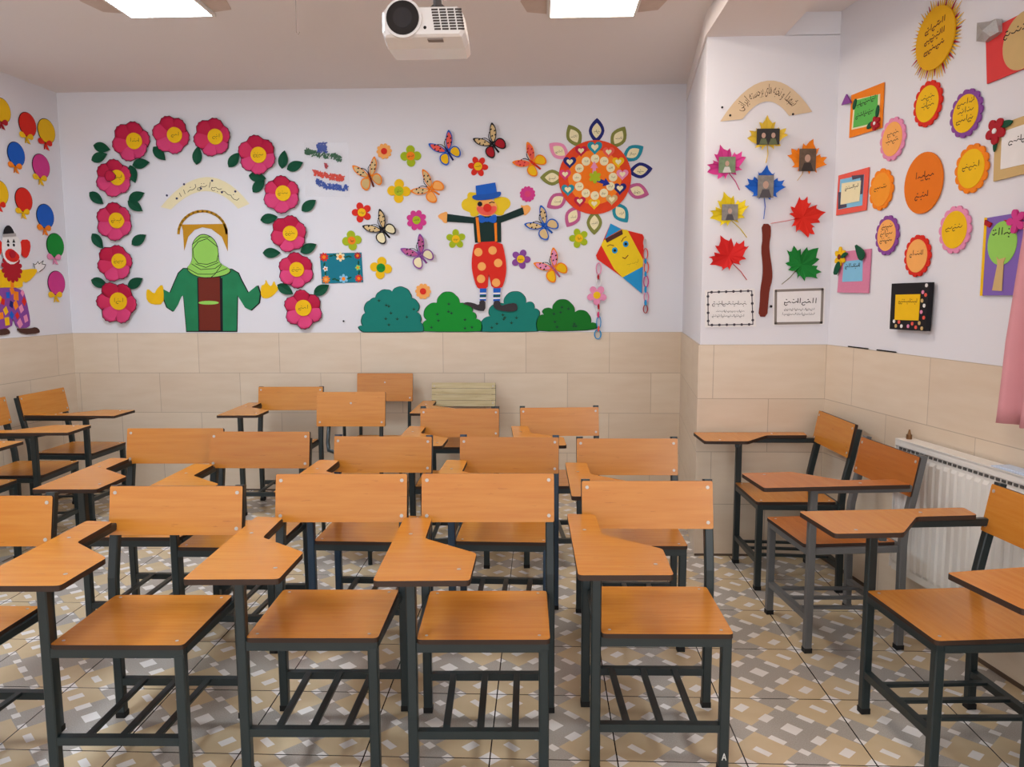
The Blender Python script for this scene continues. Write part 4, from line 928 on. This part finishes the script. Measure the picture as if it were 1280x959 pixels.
# orange frame
q8 = crop(1040, 90, 5.325); c = RW.uv(1085, 138); cr = Craft(RW, 'card_frame', c, 'orange frame around a green card with a red flower, nearest the pillar at the top', 'frame')
fr = cr.card(quad(q8((138, 155), (357, 68), (342, 372), (123, 440))), 'mount', C_ORG, .002, .006)
cr.card(quad(q8((158, 185), (333, 146), (325, 345), (142, 385))), 'mat_board', C_CREAM, .006, .008, fr)
g_ = cr.card(quad(q8((170, 190), (320, 150), (312, 335), (155, 372))), 'card_sheet', C_GRN2, .008, .010)
mb = MB(); k = quad(q8((180, 215), (305, 185))); script(mb, k[0][0], k[1][0], k[0][1]-.01, .022, .0102, 570, .003); k = quad(q8((175, 305), (290, 275))); script(mb, k[0][0], k[1][0], k[0][1], .022, .0102, 573, .003)
cr.part(mb, 'lettering', M_INK, g_)
p = RW.uv(*q8((312, 342))[0]); f_ = cr.card(bloom(p, .034, 5, .55), 'red_flower', C_DRED, .010, .020); cr.card(circ(p, .008, 10), 'flower_centre', C_WHITE, .020, .023, f_)
for x, y, a in ((320, 262, 1.4), (270, 355, .3)): cr.card(circ(RW.uv(*q8((x, y))[0]), .028, 14, .014, a), 'leaf', C_LEAF, .010, .013)
cr.card(quad(q8((118, 148), (150, 205), (85, 222))), 'corner_triangle', C_PURP, .010, .018); cr.card(circ(RW.uv(*q8((168, 215))[0]), .026, 14, .014, 1.2), 'leaf', C_LEAF, .010, .014)
# red frame with blue mat
c = RW.uv(1067, 240); cr = Craft(RW, 'card_frame', c, 'red frame with light blue mat and cream card, left of the all-orange badge', 'frame')
fr = cr.card(quad(q8((52, 690), (257, 633), (237, 920), (36, 956))), 'mount', C_SALM, .002, .006)
cr.card(quad(q8((66, 716), (225, 683), (212, 888), (55, 915))), 'mat_board', C_LBLUE, .006, .008, fr)
for pts in (((145, 690), (225, 683), (222, 700), (150, 718)), ((205, 690), (225, 683), (216, 812), (198, 815)), ((54, 885), (110, 880), (110, 900), (54, 912)), ((54, 800), (72, 800), (66, 905), (54, 912))): cr.card(quad(q8(*pts)), 'lace_corner', mat('dark_lace', (82, 74, 92), .8, noise=.5, nscale=120), .008, .0095)
g_ = cr.card(quad(q8((80, 742), (208, 722), (198, 860), (72, 884))), 'card_sheet', C_CREAM, .0095, .011)
k = quad(q8((100, 785), (190, 770))); cr.part(script(MB(), k[0][0], k[1][0], k[0][1], .020, .0112, 580, .0026), 'lettering', M_INK, g_)
# pink card
q9 = crop(1040, 250, 7.377); c = RW.uv(1070, 340); cr = Craft(RW, 'card_frame', c, 'pink card with light blue note, yellow flower and green leaves, lowest beside the pillar', 'frame')
fr = cr.card(quad(q9((95, 478), (375, 450), (350, 860), (64, 853))), 'mount', mat('pink_glitter_paper', (214, 128, 160), .6, noise=.12, nscale=200), .002, .008)
g_ = cr.card(quad(q9((130, 568), (302, 548), (298, 748), (113, 756))), 'card_sheet', C_LBLUE, .008, .010)
k = quad(q9((145, 615), (280, 605))); mb = script(MB(), k[0][0], k[1][0], k[0][1]-.004, .022, .0102, 590, .0032); cr.part(mb, 'lettering', M_INK, g_)
p = RW.uv(*q9((105, 525))[0]); f_ = cr.card(bloom(p, .052, 6, .35), 'yellow_flower', C_YEL, .012, .020); cr.card(circ(p, .014, 10), 'flower_centre', C_BROWN, .020, .024, f_)
for pts in (((115, 520), (150, 480), (190, 490), (160, 520), (125, 545)), ((95, 560), (120, 590), (85, 690), (45, 690), (62, 610)), ((245, 400), (320, 450), (345, 500), (320, 560), (285, 555), (262, 490))): cr.card(smooth_poly(quad(q9(*pts)), 1), 'leaf', C_LEAF, .018, .021)
# black frame standing off the wall
q5 = crop(1120, 250, 5.641); c = RW.uv(1146, 383); cr = Craft(RW, 'card_frame', c, 'black frame with coloured dots around a yellow note, lowest on the right wall', 'frame')
o = RW.uv
fr = cr.card(quad(q5((22, 590), (290, 580), (262, 925), (6, 910))), 'mount', C_BLACK, .010, .034)
g_ = cr.card(quad(q5((52, 668), (228, 664), (214, 850), (44, 845))), 'card_sheet', C_YEL, .034, .036)
k = quad(q5((75, 720), (205, 712))); mb = script(MB(), k[0][0], k[1][0], k[0][1], .020, .0362, 600, .0026); cr.part(mb, 'lettering', paper('marker_brown', (122, 84, 20)), g_)
dots = [(272, 602), (246, 650), (266, 670), (240, 710), (255, 745), (234, 790), (252, 830), (220, 868), (40, 855), (75, 860), (170, 872), (52, 888), (92, 890), (140, 890), (195, 898), (238, 905)]
for i, (x, y) in enumerate(dots): cr.card(circ(RW.uv(*q5((x, y))[0]), .0085, 10), 'dot', (C_WHITE, C_LPINK, C_SALM, C_BEIGE)[i % 4 if i != 9 else 2], .034, .036, fr)
# purple card with a tree
c = RW.uv(1256, 320); cr = Craft(RW, 'tree_card', c, 'purple card with a green paper tree, beside the pink curtain', 'card')
fr = cr.card(quad(q5((655, 128), (930, 82), (905, 672), (612, 674))), 'mount', C_VIO, .004, .010)
cr.card(quad(q5((645, 125), (664, 127), (630, 676), (612, 676))), 'yellow_edge', C_YEL, .006, .011)
cr.card(quad(q5((735, 400), (750, 420), (800, 405), (785, 440), (772, 642), (704, 638), (742, 450))), 'tree_trunk', C_BEIGE, .012, .014)
tr = cr.card(circ(RW.uv(*q5((770, 305))[0]), RW.vr(1256, 305, 20)*1.25, 28, RW.vr(1256, 305, 27.5)), 'tree_crown', C_LGRN, .010, .012)
k = quad(q5((705, 250), (850, 225))); cr.part(script(MB(), k[0][0], k[1][0], k[0][1], .030, .0122, 610, .0036), 'lettering', M_INK, tr)
cr.card(bloom(RW.uv(*q5((888, 150))[0]), .045, 5, .35), 'ribbon_star', C_MAG, .014, .024); cr.card(quad(q5((660, 140), (705, 165), (690, 195), (655, 175))), 'corner_ribbon', C_DRED, .012, .018); cr.card(quad(q5((790, 140), (860, 150), (850, 180), (810, 155))), 'corner_ribbon', C_DRED, .012, .018)
# beige frame with red corner flower
c = RW.uv(1275, 185); cr = Craft(RW, 'card_frame', c, 'beige frame with white sheet and a red corner flower, cut by the right picture edge', 'frame')
fr = cr.card(quad([(1246.8, 158), (1316, 133), (1312, 210), (1244.5, 227)]), 'mount', C_BEIGE, .002, .008)
g_ = cr.card(quad([(1256, 165), (1306, 148), (1302, 201), (1254, 212)]), 'card_sheet', C_WHITE, .008, .010)
k = quad([(1265, 177), (1298, 170)]); mb = script(MB(), k[0][0], k[1][0], k[0][1]-.005, .024, .0102, 620, .003); cr.part(mb, 'lettering', M_INK, g_)
p = RW.uv(1250, 164); f_ = cr.card(bloom(p, .050, 5, .55, .3), 'red_flower', C_DRED, .012, .020); cr.card(circ(p, .010, 10), 'flower_centre', C_WHITE, .020, .024, f_)
for pts in ([(1256, 153), (1265, 149.5), (1272, 151), (1266, 158), (1257, 161)], [(1246.5, 176), (1252, 176), (1250, 185), (1247.5, 191.5), (1246, 186)]): cr.card(smooth_poly(quad(pts), 1), 'leaf', C_LEAF, .012, .015)
# red frame with silver bow
c = RW.uv(1272, 55); cr = Craft(RW, 'card_frame', c, 'red frame with a silver corner bow and tan oval, above the beige frame', 'frame')
fr = cr.card(quad([(1235, 40), (1325, -6), (1322, 70), (1236.5, 105)]), 'mount', paper('frame_red', (216, 60, 60)), .002, .008)
g_ = cr.card(circ(RW.uv(1283, 50), RW.vr(1283, 50, 34)*1.05, 32, RW.vr(1283, 50, 36)), 'oval_sheet', C_BEIGE, .008, .010)
k = quad([(1259, 47), (1300, 33)]); mb = script(MB(), k[0][0], k[1][0], k[0][1], .028, .0102, 630, .0036); cr.part(mb, 'lettering', M_INK, g_)
bw = MB(); bp = quad([(1228, 38), (1232, 29), (1244, 27), (1256, 24), (1256, 40), (1249, 46), (1238, 53), (1231, 52)]); bc = RW.uv(1242, 39)
n = len(bp); bw.add([(bc[0], bc[1], .045)]+[(*q, .022+.012*(i % 2)) for i, q in enumerate(bp)]+[(*q, .008) for q in bp], [(0, 1+i, 1+(i+1) % n) for i in range(n)]+[(1+i, 1+n+i, 1+n+(i+1) % n, 1+(i+1) % n) for i in range(n)])
cr.part(bw, 'silver_bow', C_SILV)
# two dark pencils lying along the tile edge
for x0, x1, y0, y1, lab in ((1062, 1088, 431.5, 435, 'short dark pencil on the wainscot edge nearer the pillar'), (1098, 1123, 435.5, 438.5, 'short dark pencil on the wainscot edge below the black frame')):
    a, b = RW.uv(x0, y0), RW.uv(x1, y1); cr = Craft(RW, 'pencil', a, lab, 'pencil', 'pencils on the wainscot edge')
    v = WS+.004; mb = MB().path([(a[0], v, .005), (b[0]-.012, v, .005)], .007, sides=6); mb.cyl((b[0]-.012, v, .005), (1, 0, 0), .0035, .014, 6, r2=.0004)
    cr.solo(mb, C_BLACK)

# ------------------------------------------------------------------ left wall: painted clown and balloons
def LP(pts): return P(LW, pts)
BAL = [(1.8, 140, C_YEL, C_DRED, 'yellow balloon with red bow at the top, cut by the left picture edge'), (33.7, 158, C_RED, C_YEL, 'red balloon with yellow bow, top row middle'), (57.4, 166, C_YEL, C_RED, 'yellow balloon with red bow, top right of the bunch'),
       (19.5, 195, C_BLUE, C_ORG, 'blue balloon with orange bow under the top red balloon'), (50.7, 210, C_MAG, C_YEL, 'magenta balloon with yellow bow under the top yellow balloon'), (-1, 243, C_YEL, C_RED, 'yellow balloon with red bow above the clown, cut by the left picture edge'),
       (29, 252, C_RED, C_YEL, 'red balloon with yellow bow directly above the clown hair'), (56, 272.5, C_BLUE, C_ORG, 'blue balloon with orange bow above the green balloon'), (68.5, 309, C_GRN, C_LPINK, 'green balloon with pink bow at the clown hand'), (70, 356, C_MAG, C_YEL, 'magenta balloon with yellow bow, lowest of the bunch')]
for i, (x, y, m1, m2, lab) in enumerate(BAL):
    c = LW.uv(x, y-2); R = LW.vr(x, y, 13.5); W = R*.92; cr = Craft(LW, 'paper_balloon', c, lab, 'balloon', 'paper balloons'); rot = -.12
    hw = abs(LW.uv(x+10.5, y)[0]-LW.uv(x-10.5, y)[0])/2
    cr.card(circ(c, hw*1.05, 28, R*1.15, .12), 'balloon_outline', C_BLACK, .001, .002)
    cr.card(circ(c, hw*.98, 28, R*1.09, .12), 'balloon', m1, .002, .005)
    b = (c[0]-hw*.30, c[1]-R*1.15); mb = MB()
    for s_ in (1, -1): mb.prism(smooth_poly([(b[0]+s_*hw*.02, b[1]), (b[0]+s_*hw*.5, b[1]+R*.42), (b[0]+s_*hw*.85, b[1]+R*.2), (b[0]+s_*hw*.7, b[1]-R*.2), (b[0]+s_*hw*.2, b[1]-R*.12)], 1), .005, .008)
    for s_ in (1, -.5): mb.prism([(b[0]-hw*.1, b[1]), (b[0]+hw*.12, b[1]), (b[0]+s_*hw*.45, b[1]-R*.62), (b[0]+s_*hw*.1, b[1]-R*.55)], .0045, .0065)
    cr.part(mb, 'bow', m2)
ql = crop(0, 260, 5.641); KL = lambda *pts: LP(ql(*pts))
cr = Craft(LW, 'paper_clown', LW.uv(8, 418), 'paper clown in a black cap and purple patchwork trousers on the left wall', 'wall decoration')
ax = 40
def mir(pts): return [(2*ax-x, y) for x, y in pts]
for pts in (((100, 850), (148, 850), (200, 850), (245, 838), (272, 862), (268, 885), (150, 893)),):
    cr.card(smooth_poly(KL(*pts), 1), 'shoe', mat('brown_shoe', (74, 40, 30), .6), .006, .009); cr.card(smooth_poly(KL(*[(x-210, y+8) for x, y in pts]), 1), 'shoe', mat('brown_shoe', (74, 40, 30), .6), .006, .009)
tr = cr.card(smooth_poly(KL((-60, 560), (150, 562), (180, 660), (205, 790), (200, 845), (108, 850), (85, 770), (72, 850), (-80, 862), (-100, 800), (-85, 660)), 1), 'trousers', C_PURP, .005, .008)
R5 = random.Random(3); pcols = [C_RED, C_YEL, C_BLUE, C_LPINK, C_ORG, C_NAVY]
for x, y in ((45, 615), (103, 620), (148, 600), (70, 680), (140, 710), (30, 725), (100, 685), (160, 660), (112, 760), (72, 755), (172, 780), (130, 815), (40, 800), (-20, 640), (-30, 700), (-40, 780), (75, 582), (0, 760), (10, 660)):
    p = KL((x, y))[0]; s_ = R5.uniform(.7, 1.25); a = R5.uniform(0, 1.5)
    cr.card([(p[0]+.026*s_*math.cos(a+k*PI/2), p[1]+.034*s_*math.sin(a+k*PI/2)) for k in range(4)], 'patch', pcols[R5.randrange(6)], .008, .009, tr)
jk = cr.card(smooth_poly(KL((-80, 450), (20, 430), (130, 440), (245, 425), (250, 455), (180, 530), (145, 515), (150, 565), (40, 560), (-60, 565), (-65, 520), (-150, 500)), 1), 'jacket', C_YEL, .008, .011)
cr.part(MB().prism(KL((64, 480), (80, 480), (86, 560), (62, 560)), .011, .012), 'jacket_seam', C_ORG, jk)
cr.card(scallop(KL((70, 425))[0], .095, 14, .22), 'ruff', C_DRED, .011, .014)
cr.card(smooth_poly(KL((235, 425), (228, 395), (245, 385), (270, 375), (300, 372), (312, 395), (305, 430), (255, 460)), 1), 'hand', C_WHITE, .006, .009)
mb = MB()
for pts in (((236, 424), (222, 392), (240, 400), (258, 378), (265, 395), (295, 372), (285, 395), (312, 400), (300, 425), (268, 450)),): ribbon(mb, KL(*pts), .004, .009)
cr.part(mb, 'hand_outline', C_BLACK)
for s_ in (0, 1):
    pts = [(130, 225), (195, 222), (205, 285), (180, 355), (150, 345), (130, 310)]
    if s_: pts = [(2*65-x, y) for x, y in pts]
    cr.card(smooth_poly(KL(*pts), 1), 'hair', C_RED, .008, .012)
fc = cr.card(smooth_poly(KL((5, 190), (90, 190), (128, 230), (135, 310), (120, 370), (70, 405), (20, 375), (-2, 310), (-2, 240)), 1), 'face', C_WHITE, .012, .015)
cr.card(smooth_poly(KL((15, 310), (50, 282), (90, 305), (122, 340), (110, 375), (70, 385), (25, 360)), 1), 'mouth', C_RED, .015, .017, fc)
cr.card(circ(KL((65, 325))[0], .026, 14), 'nose', C_DRED, .017, .024, fc)
mb = MB()
for x in (38, 78):
    mb.prism(KL((x-8, 245), (x, 218), (x+12, 245)), .015, .0165); mb.prism(circ(KL((x+2, 262))[0], .010, 10), .015, .0165)
cr.part(mb, 'eyes', C_BLACK, fc)
cp = cr.card(smooth_poly(KL((0, 195), (12, 140), (38, 118), (65, 140), (88, 195)), 1), 'cap', C_BLACK, .015, .019)
cr.card(KL((-2, 185), (88, 178), (92, 200), (0, 205)), 'cap_band', C_SILV, .019, .021, cp)

# ------------------------------------------------------------------ radiator, curtain and small things at the right wall
M_RAD = mat('white_enamel', (226, 220, 212), .35, spec=.5)
r0_ = RW.uv(1121, 548, .10)[0]; r1_ = r0_+1.5
zt = RW.uv(1121, 548, .104)[1]; zb = RW.uv(1116, 712, .10)[1]
rc = Craft(RW, 'panel_radiator', (r0_+.7, zb), 'white ribbed panel radiator under the curtain on the right wall', 'radiator')
mb = MB(); n = 34; pitch = (r1_-r0_)/n; prof = []
for k in range(n):
    u_ = r0_+k*pitch; prof += [(u_+pitch*.06, .092), (u_+pitch*.22, .100), (u_+pitch*.78, .100), (u_+pitch*.94, .092)]
vs = []; fs = []
zs = [zb, zb+.03, zb+.045, zt-.075, zt-.06, zt-.03]
for z in zs:
    f_ = 0 if z in (zb, zb+.03, zt-.06, zt-.03) else 1
    for u_, d in prof: vs.append((u_, z, (d if f_ else .094)))
w_ = len(prof)
for i in range(len(zs)-1):
    for j in range(w_-1): fs.append((i*w_+j, i*w_+j+1, (i+1)*w_+j+1, (i+1)*w_+j))
mb.add(vs, fs)
rc.part(mb, 'front_panel', M_RAD, smooth=False)
mb = MB(); mb.prism([(r0_, zb), (r1_, zb), (r1_, zt-.03), (r0_, zt-.03)], .030, .045); rc.part(mb, 'rear_panel', M_RAD)
for u_ in (r0_-.004, r1_-.002): rc.card([(u_, zb+.01), (u_+.006, zb+.01), (u_+.006, zt), (u_, zt)], 'side_cover', M_RAD, .028, .102)
mb = MB(); mb.prism([(r0_, zt-.008), (r1_, zt-.008), (r1_, zt), (r0_, zt)], .026, .104); mb.prism([(r0_, zt-.03), (r1_, zt-.03), (r1_, zt-.004), (r0_, zt-.004)], .098, .104)
top_ = rc.part(mb, 'top_cover', M_RAD)
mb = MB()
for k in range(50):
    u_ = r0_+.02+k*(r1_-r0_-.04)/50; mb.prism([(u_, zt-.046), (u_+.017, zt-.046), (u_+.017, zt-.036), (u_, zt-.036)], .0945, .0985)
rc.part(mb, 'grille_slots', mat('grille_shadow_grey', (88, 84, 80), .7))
mb = MB(); mb.cyl((r0_+.03, zt, .06), (0, 1, 0), .012, .02, 10); mb.cyl((r0_+.03, zt+.02, .06), (0, 1, 0), .008, .022, 10, r2=.003); rc.part(mb, 'bleed_valve', mat('brass_brown', (120, 84, 52), .4, .6), label='small brown bleed valve on the top left corner')
mb = MB()
for u_ in (r0_+.2, r1_-.2): mb.prism([(u_, zb+.1), (u_+.04, zb+.1), (u_+.04, zt-.1), (u_, zt-.1)], 0.008, .032)
rc.part(mb, 'wall_bracket', M_RAD)
pu = RW.uv(1252, 577, .06)[0]
cr = Craft(RW, 'folded_paper', (pu, zt+.001), 'pale bluish folded paper lying on the radiator top', 'paper')
m2 = MB().prism([(pu, zt+.001), (pu+.16, zt+.001), (pu+.16, zt+.005), (pu, zt+.005)], .03, .10); m2.prism([(pu+.01, zt+.005), (pu+.15, zt+.0055), (pu+.15, zt+.009), (pu+.01, zt+.008)], .035, .095)
cr.solo(m2, paper('pale_blue', (196, 206, 222)))
# curtain: pleated cloth gathered towards a tie-back, lower corner hanging free
M_CUR = mat('dusty_pink_cloth', (204, 140, 146), .8, noise=.06, nscale=14)
cu0 = RW.uv(1254, 527, .14); cu1 = RW.uv(1265, 430, .14); cu2 = RW.uv(1281, 345, .14); rows = []
def edge(z):
    if z < cu1[1]: return cu0[0]+(cu1[0]-cu0[0])*(z-cu0[1])/(cu1[1]-cu0[1])
    return cu1[0]+(cu2[0]-cu1[0])*min(1.6, (z-cu1[1])/(cu2[1]-cu1[1]))
for i in range(26):
    s_ = i/25; z = 2.45-(2.45-cu0[1])*s_
    left = edge(z)+.006*math.sin(s_*9); rows.append([])
    for j in range(46):
        t = j/45; u_ = left+t*.85; rows[-1].append((u_, z, .15+.03*math.sin(t*46+.6*s_)+.012*math.sin(t*17)))
cr = Craft(RW, 'curtain', (cu0[0]+.45, 2.45), 'dusty pink curtain at the right picture edge above the radiator', 'curtain')
cr.part(MB().sheet(rows, .002), 'cloth', M_CUR, smooth=True)
cr.part(MB().path([(cu0[0]-.1, 2.48, .15), (cu0[0]+1.2, 2.48, .15)], .025, sides=10), 'rod', mat('rod_metal', (150, 140, 130), .4, .6), smooth=True)
mb = MB()
for du in (0, 1.1): mb.path([(cu0[0]-.05+du, 2.48, -.001), (cu0[0]-.05+du, 2.48, .15)], .016, sides=8)
cr.part(mb, 'rod_bracket', mat('rod_metal', (150, 140, 130), .4, .6))

# ------------------------------------------------------------------ ceiling lamps, projector, wire
M_PATCH = mat('bare_plaster', (200, 180, 168), .9, noise=.10, nscale=20)
M_FRM = mat('lamp_frame_white', (224, 218, 212), .5)
def lamp(x0, x1, y0, y1, m, lab):
    c = ((x0+x1)/2, (y0+y1)/2); r_ = empty('ceiling_lamp', (c[0], c[1], CEIL), 0, lab, 'lamp', 'ceiling lamps'); w, h = (x1-x0)/2, (y1-y0)/2
    f_ = MB()
    for a, b in (((-w-.014, -h-.014), (w+.014, -h)), ((-w-.014, h), (w+.014, h+.014)), ((-w-.014, -h), (-w, h)), ((w, -h), (w+.014, h))): f_.box((*a, -.016), (*b, -.0005))
    f_.build('lamp_frame', M_FRM, r_)
    MB().box((-w, -h, -.013), (w, h, -.001)).build('diffuser', m, r_)
    for sx in (-1, 1):
        e = w+.02; MB().prism([(sx*e, h-.02), (sx*(e+.10), h-.05), (sx*(e+.13), h-.20), (sx*(e+.09), h-.34), (sx*e, h-.36)], -.003, -.0005).build('plaster_patch', M_PATCH, r_)
lamp(-2.11, -1.69, 3.45, 4.16, M_PAN_L, 'cool white square ceiling lamp at the upper left')
lamp(.04, .465, 3.55, 4.27, M_PAN_R, 'warm white ceiling lamp right of the projector')
lamp(-2.13, -1.69, 0.6, 1.35, M_PAN_L, 'cool white ceiling lamp overhead at left, out of view')
lamp(.04, .465, 0.6, 1.35, M_PAN_R, 'warm white ceiling lamp overhead at right, out of view')

def at_depth(px, py, Y):
    r = ray(px, py); return EYE+r*(Y/r.y)
M_PROJ = mat('white_plastic', (232, 228, 226), .25, spec=.5, coat=.3)
pc = at_depth(529, 29, 3.05); s_ = 3.05/F_PX
pr = empty('projector', (pc.x, pc.y, CEIL), 0, 'white ceiling-mounted projector with a large black lens', 'projector')
dzp = pc.z-CEIL; Wd, Ht, Dp = .155, .062, .24
mb = MB()
def sec(y, w, t, b, k=.018): return [(-w+k*.5, y, b), (w-k*.8, y, b), (w, y, b+k*1.0), (w-.012, y, t-k), (w-.03, y, t), (-w+k, y, t), (-w, y, t-k), (-w, y, b+k)]
S = [sec(.0, Wd*.94, Ht*.9, -Ht*.62), sec(.012, Wd, Ht, -Ht*.74), sec(.10, Wd*1.03, Ht, -Ht), sec(Dp, Wd*1.0, Ht, -Ht)]
vs = [v for q in S for v in q]; k = 8; fs = [(i*k+j, i*k+(j+1) % k, (i+1)*k+(j+1) % k, (i+1)*k+j) for i in range(3) for j in range(k)]+[tuple(range(7, -1, -1)), tuple(range(24, 32))]
mb.add(vs, fs); body = mb.build('body', M_PROJ, pr, (0, 0, dzp))
lx, lz = (505-529)*s_, (29-25)*s_+.004
ln = MB(); ln.cyl((lx, -.012, lz), (0, 1, 0), .070, .03, 32); ln.build('lens_ring', M_PROJ, pr, (0, 0, dzp), smooth=False)
l2 = MB(); l2.cyl((lx, -.016, lz), (0, 1, 0), .061, .02, 32); lo = l2.build('lens', mat('lens_black', (10, 10, 14), .15, spec=.6), pr, (0, 0, dzp))
gm = MB(); gm.cyl((lx, -.0175, lz), (0, 1, 0), .036, .004, 24); gm.build('lens_glass', mat('lens_glass_dark', (24, 26, 34), .06, spec=.8), lo)
g2 = MB()
for i in range(4):
    for j in range(8):
        x = (539+i*9.5+j*.5-529)*s_; z = (29-13.5-j*3.2)*s_; g2.box((x, -.002, z-.0035), (x+.024, .004, z+.0025))
g2.build('vent_grille', mat('vent_dark', (70, 62, 58), .7), pr, (0, 0, dzp))
m3 = MB(); m3.cyl(((531-529)*s_, -.001, (29-34)*s_), (0, 1, 0), .006, .006, 12); m3.build('sensor', M_RUB, pr, (0, 0, dzp))
m3 = MB(); m3.box((.012, .02, -Ht*.86), (.07, .06, -Ht*.74)); m3.build('adjust_foot', mat('plastic_grey', (130, 116, 108), .5), pr, (0, 0, dzp))
m3 = MB(); m3.box((-.03, .06, Ht), (.11, .18, Ht+.012)); m3.path([(.04, .12, Ht+.01), (.04, .12, -dzp)], .035, sides=12); m3.box((-.02, .06, -dzp-.012), (.10, .18, -dzp))
for x in (-.02, .10): m3.path([(x, .12, Ht+.005), (.04, .12, Ht+.05)], .012, .012)
m3.build('ceiling_mount', mat('mount_grey', (84, 78, 76), .5), pr, (0, 0, dzp))
wp = at_depth(370.5, 40, 3.4)
cw = MB(); cw.path([(0, 0, 0), (.002, 0, -.2), (0, 0, wp.z-CEIL), (.008, 0, wp.z-CEIL-.012), (.014, 0, wp.z-CEIL)], .003, sides=6)
tag(cw.build('hanging_wire', mat('wire_grey', (150, 130, 118), .6), None, (wp.x, wp.y, CEIL)), 'thin bare wire with hooked end hanging from the ceiling left of the projector', 'wire')

# nails left in the plaster
for w_, px, py, lab in ((BW, 430, 401.5, 'small dark nail in the white wall left of the teal bush'), (PW, 963, 383, 'small dark nail right of the paper tree trunk')):
    c = w_.uv(px, py); cr = Craft(w_, 'wall_nail', c, lab, 'nail')
    nm = MB(); nm.cyl((c[0], c[1], -.001), (0, 0, 1), .003, .010, 8); nm.cyl((c[0], c[1], .009), (0, 0, 1), .007, .003, 10); cr.solo(nm, C_BLACK)
